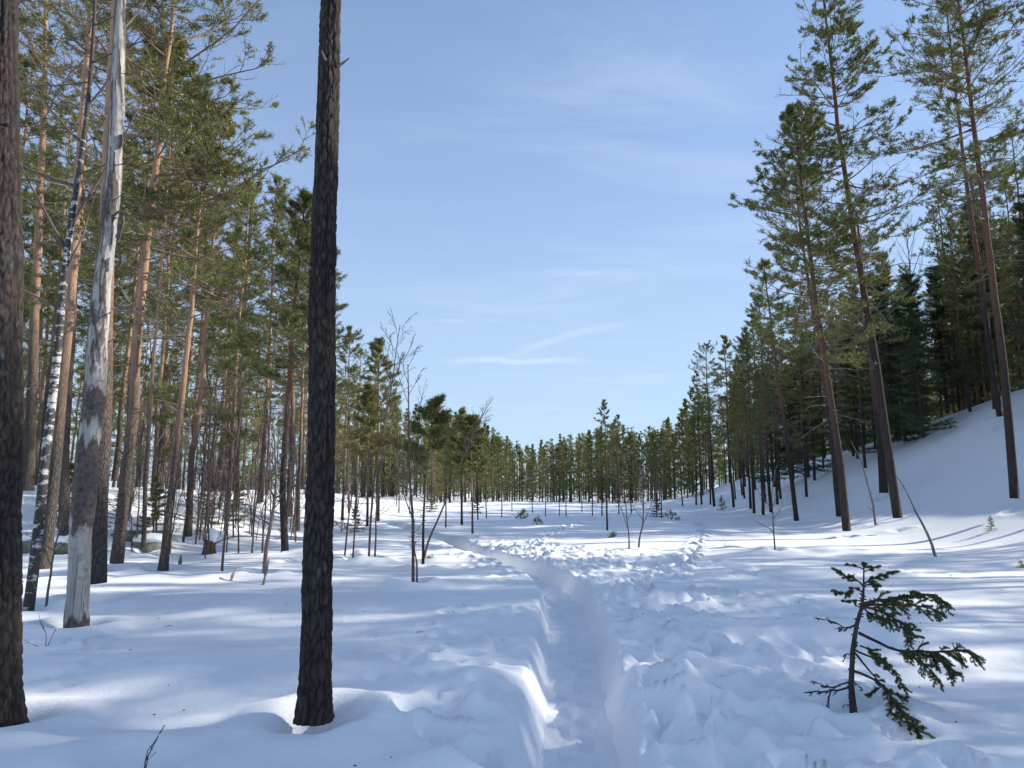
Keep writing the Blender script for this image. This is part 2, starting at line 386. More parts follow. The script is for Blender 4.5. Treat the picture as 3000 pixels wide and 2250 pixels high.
for k in range(520):         # trampled belt to the far side of the path, where people stepped aside
    y = 3.2 + 16.5 * rg.random() ** 1.25
    wid = np.interp(y, [3, 6, 9, 13, 16, 20], [1.5, 1.7, 2.6, 3.6, 3.0, 1.6])
    x = path_x(y) + .42 + wid * rg.random() ** 1.4
    s = rg.uniform(.45, 1.2)
    add_dent(x, y, .17 * s, .085 * s, rg.uniform(0, 3.14), rg.uniform(.03, .10) * (1.0 if x - path_x(y) < wid * .7 else .7))
for k in range(75):          # shoulder of the path on the other side
    y = 3.4 + 16 * rg.random() ** 1.4
    add_dent(path_x(y) - .42 - abs(rg.normal(0, .35)), y, rg.uniform(.1, .2), rg.uniform(.07, .13), rg.uniform(0, 3.14), rg.uniform(.03, .08))
def gp(u, v): return ground_at(u, v)[:2]
trail([gp(1620, 1760), gp(1900, 1745), gp(2080, 1735), gp(2330, 1760), gp(2420, 1800)], .33, .10, .1)
trail([gp(1960, 1680), gp(2010, 1640), gp(2035, 1600), gp(2060, 1565), gp(2050, 1530), gp(2040, 1510)], .38, .15, .09, .2, .13)
trail([gp(1600, 1650), gp(1560, 1600), gp(1620, 1555), gp(1700, 1530), gp(1640, 1510)], .42, .12, .1)
trail([gp(1380, 1590), gp(1700, 1640), gp(1800, 1660), gp(1950, 1690)], .35, .11, .12)
trail([gp(1330, 1620), gp(1560, 1680), gp(1720, 1720), gp(1830, 1780)], .4, .11, .14)
trail([gp(1500, 1600), gp(1680, 1600), gp(1800, 1630)], .5, .09, .12)
trail([gp(1230, 2150), gp(1260, 1990), gp(1290, 1870), gp(1330, 1770), gp(1380, 1760)], .3, .055, .06, .1, .07)
trail([gp(1120, 1990), gp(1170, 1940), gp(1290, 1800)], .33, .05, .05, .09, .06)
trail([gp(110, 2030), gp(170, 1990), gp(220, 1950), gp(240, 1910), gp(300, 1860)], .16, .06, .05, .07, .05)
trail([gp(2745, 1500), gp(2850, 1400), gp(2960, 1290)], .4, .04, .08, .12, .08)
trail([gp(2560, 1640), gp(2700, 1690), gp(2860, 1680)], .3, .05, .06, .1, .07)
trail([gp(500, 1940), gp(640, 1960)], .3, .03, .04, .1, .07)
trail([gp(1980, 1930), gp(2080, 1880), gp(2200, 1870), gp(2330, 1990)], .5, .07, .1)
for u, v, l, wd, dep in ((1880, 1760, .3, .16, .16), (1980, 1765, .34, .18, .18), (1790, 1755, .26, .15, .15), (1900, 2010, .3, .2, .16), (2060, 2040, .32, .2, .18),
                         (1760, 2030, .25, .15, .12), (2170, 1960, .28, .16, .12), (1990, 2150, .3, .2, .18), (1850, 2130, .26, .2, .14), (1360, 2120, .2, .14, .1), (1280, 2080, .2, .12, .06)):
    x, y = gp(u, v); add_dent(x, y, l, wd, rg.uniform(-.5, .6), dep)

def trench(x, y, deep):
    d = np.abs(path_d(x, y))
    wv = .03 * fbm(x * 2.1, y * 2.1, 41, 2)
    dep = np.interp(y, [-10, 5, 12, 20, 26, 34, 50, 60], [.30, .30, .30, .27, .22, .16, .10, 0]) + deep
    return dep * (1 - sst(d + wv, .15, .37)) 
def ground_z(x, y): return base_z(x, y) - trench(x, y, 0.0) + lumps(x, y)

WELLS = []      # filled by the trees: x, y, trunk radius
PLANTED = []
def build_ground():
    X, Y = np.meshgrid(AX, AY)
    Z = base_z(X, Y) + lumps(X, Y) - trench(X, Y, .05)
    Z += .012 * fbm(X * 4, Y * 4, 91, 3) * np.exp(-np.hypot(X, Y - 4) / 14)
    for x, y, l, wd, a, dep in DENTS:
        r = 2.6 * max(l, wd)
        i0, i1 = np.searchsorted(AX, [x - r, x + r]); j0, j1 = np.searchsorted(AY, [y - r, y + r])
        if i1 - i0 < 1 or j1 - j0 < 1: continue
        xs, ys = X[j0:j1, i0:i1] - x, Y[j0:j1, i0:i1] - y
        p, q = (xs * math.cos(a) + ys * math.sin(a)) / l, (-xs * math.sin(a) + ys * math.cos(a)) / wd
        rr = np.sqrt(p * p + q * q) + .25 * fbm(xs * 6 + x, ys * 6 + y, 5, 2)
        keep = sst(np.abs(path_d(X[j0:j1, i0:i1], Y[j0:j1, i0:i1])), .2, .45)
        Z[j0:j1, i0:i1] += keep * (-dep * (1 - sst(rr, .35, 1.15)) + dep * .28 * np.exp(-((rr - 1.35) / .35) ** 2))
    for x, y, tr in WELLS:
        r = tr * 2 + .9
        i0, i1 = np.searchsorted(AX, [x - r, x + r]); j0, j1 = np.searchsorted(AY, [y - r, y + r])
        if i1 - i0 < 1 or j1 - j0 < 1: continue
        dx, dy = X[j0:j1, i0:i1] - x, Y[j0:j1, i0:i1] - y
        dd = np.hypot(dx, dy) - tr
        dd = dd + .05 * fbm(dx * 5 + x, dy * 5 + y, 15, 2)
        Z[j0:j1, i0:i1] += .055 * np.exp(-((dd - .24) / .17) ** 2) - .15 * np.exp(-(np.maximum(dd, 0) / .10) ** 2)
    for x, y, rx, ry, h in CLODS:
        r = 3 * max(rx, ry); i0, i1 = np.searchsorted(AX, [x - r, x + r]); j0, j1 = np.searchsorted(AY, [y - r, y + r])
        xs, ys = X[j0:j1, i0:i1] - x, Y[j0:j1, i0:i1] - y
        rr = np.sqrt((xs / rx) ** 2 + (ys / ry) ** 2)
        Z[j0:j1, i0:i1] += h * (1 - sst(rr, .3, 1.15))
    V = np.stack([X, Y, Z], -1).reshape(-1, 3)
    idx = np.arange(NX * NY).reshape(NY, NX)
    q = np.stack([idx[:-1, :-1], idx[:-1, 1:], idx[1:, 1:], idx[1:, :-1]], -1).reshape(-1, 4)
    mb = MB(); mb.add(V, q)
    o = link('snow_ground', mb.mesh('snow_ground', [SNOW])); o['kind'] = 'structure'
    # trodden floor of the path, lying in the trench
    ys = np.concatenate([np.arange(-8, 1, .12), np.arange(1, 12, .022), np.arange(12, 22, .06), np.arange(22, 46, .2)])
    ds = np.linspace(-.36, .36, 25)
    cx = path_x(ys); sl = np.interp(ys, PYY, np.gradient(PXX, PYY)); nrm = np.sqrt(1 + sl * sl)
    Xp = cx[:, None] + ds[None] / nrm[:, None]; Yp = ys[:, None] - ds[None] * (sl / nrm)[:, None]
    dep = np.interp(Yp, [-10, 5, 12, 20, 26, 34, 50, 60], [.30, .30, .30, .27, .22, .16, .10, 0])
    Zp = base_z(Xp, Yp) - dep + .022 * fbm(Xp * 6, Yp * 8, 33, 4) + .018 * fbm(Xp * 2, Yp * 3, 37, 2) + .045 * sst(np.abs(ds), .1, .3)[None]
    r4 = np.random.default_rng(12); sd = 1
    for yy in np.arange(.8, 24, .21):          # boot prints trodden into the floor
        a = np.interp(yy, PYY, np.gradient(PXX, PYY)); x0 = path_x(yy) + sd * .065 + r4.normal(0, .02); sd = -sd
        p = (Yp - yy - a * (Xp - x0)) / .13; q_ = (Xp - x0 - a * (Yp - yy)) / .055; rr = np.sqrt(p * p + q_ * q_)
        Zp += -r4.uniform(.018, .04) * (1 - sst(rr, .5, 1.1)) + .010 * np.exp(-((rr - 1.3) / .3) ** 2)
    n, k = Xp.shape; idx = np.arange(n * k).reshape(n, k)
    q = np.stack([idx[:-1, :-1], idx[:-1, 1:], idx[1:, 1:], idx[1:, :-1]], -1).reshape(-1, 4)
    mb = MB(); mb.add(np.stack([Xp, Yp, Zp], -1).reshape(-1, 3), q)
    o = link('path', mb.mesh('path', [SNOWP])); o['kind'] = 'structure'
CLODS = [(-.22, 4.05, .26, .24, .07), (-.2, 4.9, .28, .3, .06), (1.1, 4.4, .3, .2, .08), (1.25, 5.2, .4, .2, .07), (-.3, 3.4, .3, .25, .06)]

# ------------------------------------------------------------------ trees
def rot_perp(t, rng):
    """a random horizontal-ish perpendicular to each unit vector"""
    z = np.zeros_like(t); z[..., 2] = 1
    p = np.cross(t, z); bad = np.linalg.norm(p, axis=-1) < .15
    p[bad] = np.array([1., 0, 0]); return unit(p)
def sample(P, s):
    """P (B,n,3), s (B,m) in 0..1 -> points (B,m,3), tangents"""
    n = P.shape[1]; f = s * (n - 1); i = np.clip(f.astype(int), 0, n - 2); fr = (f - i)[..., None]
    b = np.arange(len(P))[:, None]
    a, c = P[b, i], P[b, i + 1]
    return a + (c - a) * fr, unit(c - a)
def grow(P, L, m, rng, smin, ratio, ang, npt, upc, wob, taper=.6, vert=.35):
    B = len(P); s = smin + (1 - smin) * (np.arange(m)[None] + rng.random((B, m))) / m
    p0, t = sample(P, s); p0 = p0.reshape(-1, 3); t = t.reshape(-1, 3)
    side = np.where((np.arange(m)[None] + rng.integers(0, 2, (B, 1))) % 2, 1, -1).reshape(-1, 1)
    perp = unit(rot_perp(t, rng) * side + np.array([0, 0, 1.]) * rng.normal(.1, vert, (len(t), 1)))
    a = np.radians(rng.normal(ang, 10, (len(t), 1)))
    d = unit(t * np.cos(a) + perp * np.sin(a))
    l = (L[:, None] * ratio * (1 - taper * (s - smin) / (1 - smin)) * rng.uniform(.65, 1.25, (B, m))).reshape(-1)
    k = np.linspace(0, 1, npt)[None, :, None]
    Q = p0[:, None] + d[:, None] * l[:, None, None] * k + np.array([0, 0, 1.]) * (upc * l[:, None, None]) * k ** 2
    Q = Q + rng.normal(0, 1, Q.shape) * (wob * l[:, None, None]) * k
    return Q, l
def tufts(mb, pos, axis, rng, K, ln, wd, along, mat=1, cone=(20, 100)):
    T = len(pos)
    if not T: return
    z = rng.normal(size=(T, K, 3)); ax = np.broadcast_to(unit(axis)[:, None], z.shape)
    perp = unit(z - (z * ax).sum(-1, keepdims=True) * ax)
    a = np.radians(rng.uniform(*cone, (T, K, 1)))
    d = ax * np.cos(a) + perp * np.sin(a)
    d[..., 2] += .12; d = unit(d)
    s = pos[:, None] + ax * rng.uniform(-1, .15, (T, K, 1)) * along
    l = ln * rng.uniform(.7, 1.2, (T, K, 1))
    sd = unit(np.cross(d, rng.normal(size=d.shape))) * wd
    mid = s + d * l * .45
    V = np.stack([s, mid + sd, s + d * l, mid - sd], 2).reshape(-1, 3) if False else np.stack([s - sd * .5, s + sd * .5 + d * l * .1, s + d * l], 2).reshape(-1, 3)
    f = np.arange(len(V)).reshape(-1, 3)
    sh = np.repeat(np.clip(rng.normal(.5, .28, T), 0, 1), K * 3)
    mb.add(V, f, mat, False, sh)
def arc_branches(base, az, el, L, rng, npt, upc, wob, droop=0.0):
    n = len(base); d = np.stack([np.cos(az) * np.cos(el), np.sin(az) * np.cos(el), np.sin(el)], -1)
    k = np.linspace(0, 1, npt)[None, :, None]
    upc = np.broadcast_to(np.asarray(upc, float), (n,))
    P = base[:, None] + d[:, None] * L[:, None, None] * k + np.array([0, 0, 1.]) * ((upc * L)[:, None, None] * k ** 2 - droop * L[:, None, None] * k * (1 - k) * 2)
    wobv = np.cumsum(rng.normal(0, 1, P.shape), 1) * (wob * L[:, None, None]) * k
    return P + wobv
def trunk_radius(h, H, r0): return r0 * np.clip(1 - .80 * (h / H) ** 1.15, .06, 1) + .38 * r0 * np.exp(-np.maximum(h, 0) / .10)
def trunk_poly(H, rng, lean=(0, 0), wob=.02, n=24):
    h = np.linspace(-.25, H, n); k = np.clip(h / H, 0, 1)
    w1 = np.cumsum(rng.normal(0, wob, (n, 2)), 0); w1 -= w1[1]; w1 = w1 * np.clip(h / 1.5, 0, 1)[:, None]
    return np.stack([lean[0] * k + w1[:, 0], lean[1] * k + w1[:, 1], h], -1)
LV = {'near': dict(m=9, tw=4, K=15, ln=.078, wd=.0105, al=.11, ts=8), 'near2': dict(m=8, tw=5, K=16, ln=.095, wd=.020, al=.13, ts=8), 'mid': dict(m=7, tw=4, K=10, ln=.115, wd=.018, al=.15, ts=6),
      'hero': dict(m=9, tw=5, K=20, ln=.085, wd=.0125, al=.12, ts=8), 'far': dict(m=6, tw=2, K=8, ln=.19, wd=.042, al=.24, ts=5)}
def pine_meshes(seed, H, r0, cs, Rm, nmain, lvl, dead=(0, 1, 3, 1.0), tp=None, shape='old', bark=None, sep_dead=False, bias=None, lean=(0, 0), density=1.0):
    rng = np.random.default_rng(seed); q = LV[lvl]; lvl = 'near' if lvl in ('near2', 'hero') else lvl
    if tp is None: tp = trunk_poly(H, rng, lean)
    hz = tp[:, 2]
    on = lambda h: np.stack([np.interp(h, hz, tp[:, 0]), np.interp(h, hz, tp[:, 1]), h], -1)
    rad = trunk_radius(hz, H, r0)
    tb = MB(); ks = {'near': 14, 'mid': 8, 'far': 5}[lvl]
    tb.add(*tubes(tp[None], rad[None], ks), 0)
    # crown
    h = cs + (H - cs) * (np.arange(nmain) + rng.random(nmain) * .9) / nmain
    wh = max(.28, (H - cs) / 16); h = np.where(rng.random(nmain) < .75, cs + np.round((h - cs) / wh) * wh + rng.normal(0, .04, nmain), h)
    h = np.clip(h, cs, H - .05); t = (h - cs) / (H - cs)
    if shape == 'old': prof = (1 - t) ** .62 * (.62 + .75 * t) / .8
    else: prof = (1 - t) ** .85 * (.75 + .5 * t) / .85
    L = Rm * prof * rng.uniform(.5, 1.15, nmain) + .12
    az = rng.uniform(0, 2 * math.pi, nmain)
    if bias is not None: L = L * (1 + bias[1] * np.cos(az - bias[0]))
    el = np.radians(-8 + 22 * t + 38 * t ** 3 + rng.normal(0, 9, nmain))
    n = 7 if lvl == 'near' else 5 if lvl == 'mid' else 4
    P = arc_branches(on(h), az, el, L, rng, n, .22 + rng.normal(0, .14, nmain), .045)
    vig = rng.random(nmain) > .10 + .25 * (1 - t) ** 3
    cb = MB()
    br = np.clip(.006 + .008 * L, .005, .035)[:, None] * np.linspace(1, .25, n)[None]
    cb.add(*tubes(P, br, 5 if lvl == 'near' else 3), 0)
    S, sl = grow(P, L, q['m'], rng, .25, .42, 48, 4 if lvl == 'near' else 3, .16, .05)
    if lvl != 'far':
        cb.add(*tubes(S, np.clip(.004 + .006 * sl, .003, .012)[:, None] * np.linspace(1, .4, S.shape[1])[None], 3), 0)
    vs_ = np.repeat(vig, q['m']) & (rng.random(len(S)) < .93 * density)
    Tw, tl = grow(S, np.maximum(sl, .25), q['tw'], rng, .25, .42, 42, 3, .15, .05)
    if lvl == 'near': cb.add(*tubes(Tw[:, [0, 2]], np.full((len(Tw), 1), .0032) * np.array([[1., .5]]), 3), 0)
    vt = np.repeat(vs_, q['tw'])
    pos = np.concatenate([Tw[vt, -1], S[vs_, -1], P[vig, -1]]); ax = np.concatenate([Tw[vt, -1] - Tw[vt, -2], S[vs_, -1] - S[vs_, -2], P[vig, -1] - P[vig, -2]])
    tufts(cb, pos, ax, rng, q['K'], q['ln'], q['wd'], q['al'])
    if lvl == 'near':
        tufts(cb, Tw[vt, 1], Tw[vt, 1] - Tw[vt, 0], rng, 5, q['ln'], q['wd'], q['al'])
    # top leader
    top = on(np.linspace(H - .5, H + .1, 6)); tufts(cb, top, np.repeat([[0, 0, 1.]], 6, 0), rng, q['K'], q['ln'], q['wd'], .12)
    # dead branches under the crown
    nd, lo, hi, dl = dead; deads = []; stubs = None
    if nd:
        hd = lo + (hi - lo) * rng.random(nd) ** .7; azd = rng.uniform(0, 2 * math.pi, nd); Ld = dl * rng.uniform(.25, 1.1, nd) * (.5 + .6 * (hd - lo) / max(hi - lo, .1))
        D = arc_branches(on(hd), azd, np.radians(rng.normal(2, 16, nd)), Ld, rng, 6, rng.normal(-.02, .14, nd), .035)
        rd = np.clip(.006 + .007 * Ld, .004, .02)[:, None] * np.linspace(1, .25, 6)[None]
        E, le = grow(D, Ld, 5, rng, .3, .38, 50, 4, .08, .06)
        re_ = np.full((len(E), 1), .0038) * np.array([[1., .8, .6, .4]])
        if sep_dead:
            for i in range(nd):
                b = MB(); b.add(*tubes(D[i:i + 1], rd[i:i + 1], 5), 0); b.add(*tubes(E[i * 5:i * 5 + 5], re_[i * 5:i * 5 + 5], 3), 0)
                deads.append(b.mesh('dead_branch', [DEADW]))
        else:
            db = MB(); db.add(*tubes(D, rd, 3), 0)
            if lvl != 'far': db.add(*tubes(E, re_ * 1.3, 3), 0)
            stubs = db.mesh('dead_twigs', [DEADW])
    bark = bark or BARK
    return dict(trunk=tb.mesh('trunk', [bark, DEADW]), crown=cb.mesh('crown', [TWIG, NEED], 'shade'), dead=deads, stubs=stubs, H=H)
def tree(name, label, cat, loc, ms, group=None, rot=0, scale=1, well=None):
    t = thing(name, label, cat, loc, group, rot, scale)
    link('trunk', ms['trunk'], t); link('crown', ms['crown'], t)
    for d in ms.get('dead', ()): link('dead_branch', d, t)
    if ms.get('stubs'): link('dead_twigs', ms['stubs'], t)['kind'] = 'stuff'
    if well: WELLS.append((loc[0], loc[1], well))
    return t

def px_trunk(pts, Y, H, rng, n=30):
    """centre line through measured points, carried on to height H; local to the base"""
    W = np.array([at_depth(u, v, Y) for u, v in pts]); b = W[0].copy(); W = W - b
    hs = np.linspace(-.25, H, n); hz = W[:, 2]
    x = np.interp(hs, hz, W[:, 0])
    sl0 = 0 if len(W) < 2 else (W[1, 0] - W[0, 0]) / max(hz[1] - hz[0], .1)
    sl1 = 0 if len(W) < 2 else (W[-1, 0] - W[-2, 0]) / max(hz[-1] - hz[-2], .1)
    x = np.where(hs < 0, hs * sl0, x); x = np.where(hs > hz[-1], W[-1, 0] + (hs - hz[-1]) * sl1 * .6, x)
    wob = np.cumsum(rng.normal(0, .012, (n, 2)), 0) * np.clip(hs / 2, 0, 1)[:, None]
    k = np.hanning(5); k /= k.sum()
    xs = np.convolve(np.pad(x, 2, mode='edge'), k, 'valid'); x = np.where((hs > .3) & (hs < H - .5), xs, x)
    return np.stack([x + wob[:, 0] * .5, wob[:, 1], hs], -1)

def plated_trunk(tp, H, r0, top, seed, nseg=90, dz=.013, amp=.008, cell=.030, flat=1.0):
    """trunk with modelled bark plates up to height top, then a plain tube"""
    rng = np.random.default_rng(seed)
    hs = np.arange(-.25, top, dz); th = np.arange(nseg) / nseg * 2 * math.pi
    cx = np.interp(hs, tp[:, 2], tp[:, 0]); cy = np.interp(hs, tp[:, 2], tp[:, 1]); rr = trunk_radius(hs, H, r0)
    TH, HH = np.meshgrid(th, hs)
    ncell = max(6, int(2 * math.pi * r0 / cell)); U = TH / (2 * math.pi) * ncell; Vv = HH / (cell * 3.2)
    wx = .8 * fbm(np.cos(TH) * 3 + 9, HH * 6 + np.sin(TH) * 3, seed, 3); U = U + wx; Vv = Vv + .7 * fbm(np.sin(TH) * 3, HH * 5 + np.cos(TH) * 3, seed + 5, 3)
    iu, iv = np.floor(U), np.floor(Vv); F1 = np.full(U.shape, 9.); F2 = np.full(U.shape, 9.); ID = np.zeros(U.shape)
    for a in (-1, 0, 1):
        for b in (-1, 0, 1):
            cu, cv = iu + a, iv + b; cm = np.mod(cu, ncell)
            jx, jy = _hash(cm, cv, seed), _hash(cm, cv, seed + 99)
            d = np.hypot(cu + jx - U, (cv + jy - Vv))
            new = d < F1; F2 = np.where(new, F1, np.minimum(F2, d)); ID = np.where(new, _hash(cm, cv, seed + 7), ID); F1 = np.minimum(F1, d)
    e = F2 - F1; pl = sst(e, .02, .34)
    rough = fbm(np.cos(TH) * 9, HH * 30 + np.sin(TH) * 9, seed + 3, 4)
    big = sst(np.abs(fbm(np.cos(TH) * 2.6 + 5, HH * .9 + np.sin(TH) * 2.6, seed + 31, 3)), .0, .16)      # long deep fissures between groups of plates
    pl = pl * (.35 + .65 * big)
    disp = amp * 1.1 * (big - .8) + amp * (pl - .55) + amp * .5 * (ID - .5) * pl + amp * .45 * rough + .006 * fbm(np.cos(TH) * 1.5, HH * 1.6 + np.sin(TH), seed + 13, 3)
    rad = rr[:, None] + disp
    V = np.stack([cx[:, None] + rad * np.cos(TH), cy[:, None] + rad * np.sin(TH), HH], -1)
    n = len(hs); idx = np.arange(n * nseg).reshape(n, nseg)
    q = np.stack([idx[:-1], np.roll(idx, -1, 1)[:-1], np.roll(idx, -1, 1)[1:], idx[1:]], -1).reshape(-1, 4)
    mb = MB(); mb.add(V.reshape(-1, 3), q, 0, True, np.clip(pl * (.75 + .5 * ID), 0, 1).ravel())
    h2 = np.linspace(top - .02, H, 14); P = np.stack([np.interp(h2, tp[:, 2], tp[:, 0]), np.interp(h2, tp[:, 2], tp[:, 1]), h2], -1)
    up = MB(); up.add(*tubes(P[None], trunk_radius(h2, H, r0)[None], 16), 0, True)
    return mb, up

PINES_PLANTED = []
def too_close(x, y, dmin):
    return any((x - a) ** 2 + (y - b) ** 2 < dmin * dmin for a, b in PINES_PLANTED)

# --- the big pine in the middle and the one cut by the frame: modelled bark
def hero_plated(label, pts, dia_px, H, cs, Rm, top, seed, fixedY=None):
    rng = np.random.default_rng(seed)
    b = ground_at(*pts[0]); Y = b[1]; r0 = dia_px / FPX * Y / 2
    tp = px_trunk(pts, Y, H, rng)
    ms = pine_meshes(seed, H, r0, cs, Rm, 60, 'mid', tp=tp, bark=BARK)
    t = thing('pine_tree', label, 'tree', b)
    lo_, up_ = plated_trunk(tp, H, r0, top, seed)
    link('trunk', lo_.mesh('trunk', [PLATE], 'plate'), t); link('upper_trunk', up_.mesh('upper_trunk', [BARK]), t)
    link('crown', ms['crown'], t)
    for k in range(5):
        h = rng.uniform(1.2, top); a = rng.uniform(0, 6.28); c = np.array([np.interp(h, tp[:, 2], tp[:, 0]), np.interp(h, tp[:, 2], tp[:, 1]), h])
        P = arc_branches(c[None], np.array([a]), np.array([.25]), np.array([r0 + .05]), rng, 4, .2, .03)
        m = MB(); m.add(*tubes(P, np.array([[.011, .010, .008, .004]]), 6)); link('branch_stub', m.mesh('branch_stub', [DEADW]), t)
    WELLS.append((b[0], b[1], r0)); PINES_PLANTED.append((b[0], b[1]))
    return t
hero_plated('dark trunk of the tall pine standing alone in front, bark deeply cracked', [(919, 2115), (947, 1125), (970, 0)], 84, 10.2, 6.4, 1.6, 4.6, 3)
hero_plated('thick dark pine trunk cut off by the edge of the picture, lichen on its bark', [(-18, 2135), (0, 1125), (12, 0)], 126, 13, 8.5, 2.0, 4.6, 5)

# --- the bare grey snag with loose bark
def build_snag():
    pts = [(224, 1840), (237, 1532), (261, 1294), (285, 1125), (315, 813), (339, 542), (359, 203), (371, -20)]
    b = ground_at(*pts[0]); Y = b[1]; H = 7.4; r0 = 58 / FPX * Y / 2; rng = np.random.default_rng(77)
    tp = px_trunk(pts, Y, H, rng); tp[:, :2] -= 0
    nseg = 48; hs = np.arange(-.25, H, .02); th = np.arange(nseg) / nseg * 2 * math.pi
    cx = np.interp(hs, tp[:, 2], tp[:, 0]); cy = np.interp(hs, tp[:, 2], tp[:, 1])
    px_m = FPX / Y
    rr = np.interp(hs, [-.3, 0, 1.0, 2.3, 3.3, 4.2, 5.3, 6.0, 7.4], np.array([62, 58, 57, 54, 46, 40, 35, 27, 20]) / px_m / 2)
    TH, HH = np.meshgrid(th, hs)
    nz = fbm(np.cos(TH) * 1.6 + 3, HH * 1.7 + np.sin(TH) * 1.6, 8, 4); nf = fbm(np.cos(TH) * 4, HH * 7 + np.sin(TH) * 4, 18, 3)
    edge = lambda lo, hi: sst(HH + .10 * nz * 2 + .05 * nf, lo - .02, lo + .02) * (1 - sst(HH + .18 * nz + .06 * nf, hi - .02, hi + .02))
    shade_side = np.cos(TH - 3.4)      # side away from the sun: shade painted in with the loose dark bark
    bark = np.maximum(edge(-.5, .14), np.maximum(edge(.92, 1.68) , edge(1.86, 2.2)))
    lit = np.cos(TH - 0.2)
    left = sst(shade_side + nz * .9 + nf * .4, .45, .6) * sst(HH, 2.2, 2.6)  # painted shade down one side, carried in the bark mask
    burn = edge(2.75, 3.0) * sst(nz + nf + .4 * shade_side, -.1, .1) + edge(3.9, 4.3) * sst(nz + nf * .8, -.05, .15)
    streak = sst(nz + .6 * nf, .34, .46) * sst(HH, 2.0, 2.5)
    bk = np.clip(bark + left + burn + streak, 0, 1)
    disp = .009 * bk * (1 + .6 * nf) + .003 * nf
    rad = rr[:, None] + disp
    V = np.stack([cx[:, None] + rad * np.cos(TH), cy[:, None] + rad * np.sin(TH), HH], -1)
    n = len(hs); idx = np.arange(n * nseg).reshape(n, nseg)
    qd = np.stack([idx[:-1], np.roll(idx, -1, 1)[:-1], np.roll(idx, -1, 1)[1:], idx[1:]], -1).reshape(-1, 4)
    mb = MB(); mb.add(V.reshape(-1, 3), qd, 0, True, bk.ravel())
    t = thing('dead_pine', 'pale dead pine trunk with its bark peeling off in dark patches', 'tree', b)
    link('trunk', mb.mesh('trunk', [SNAGM], 'plate'), t)
    # broken stubs and hanging flakes of bark
    for u, v, du, dv in ((345, 560, 34, 10), (345, 500, 40, -35), (350, 620, 34, 6), (338, 690, 52, -12), (330, 760, 40, 6), (362, 330, 45, -20), (356, 240, 50, -40), (368, 85, 62, -80), (322, 905, 50, -4), (355, 420, -40, -30), (340, 600, -36, -16), (300, 1010, 32, -14)):
        p = at_depth(u - 6, v, Y) - b; qv = at_depth(u + du * .6, v + dv * .6, Y + rng.uniform(-.1, .1)) - b; e = at_depth(u + du, v + dv * 1.1, Y + rng.uniform(-.2, .2)) - b
        m = MB(); m.add(*tubes(np.array([[p, (p + qv) / 2 + [0, 0, .004], qv, e]]), np.array([[.013, .011, .008, .003]]), 6)); link('branch_stub', m.mesh('branch_stub', [DEADW]), t)
    for u, v, l in ((352, 395, 45), (356, 620, 70), (347, 655, 60), (350, 745, 40)):
        p = at_depth(u, v, Y - .06) - b; ln = l / px_m
        m = MB(); k = np.linspace(0, 1, 5); wd = .022 * (1 - .5 * k) * (1 + .2 * rng.normal(size=5)); off = .02 * np.sin(k * 3)
        F = np.stack([np.stack([p[0] + off - wd, p[1] + 0 * k, p[2] - ln * k], -1), np.stack([p[0] + off + wd, p[1] - .012 + 0 * k, p[2] - ln * k], -1)], 1)
        B_ = F + np.array([.004, .012, 0]); Vv = np.concatenate([F.reshape(-1, 3), B_.reshape(-1, 3)])
        f = []
        for i in range(4):
            a = 2 * i; f += [[a, a + 1, a + 3, a + 2], [10 + a + 1, 10 + a, 10 + a + 2, 10 + a + 3], [a, a + 2, 12 + a, 10 + a], [a + 1, 11 + a, 13 + a, a + 3]]
        m.add(Vv, f, 0, False, np.ones(len(Vv))); link('bark_flake', m.mesh('bark_flake', [SNAGM], 'plate'), t)
    WELLS.append((b[0], b[1], r0)); PINES_PLANTED.append((b[0], b[1]))
build_snag()

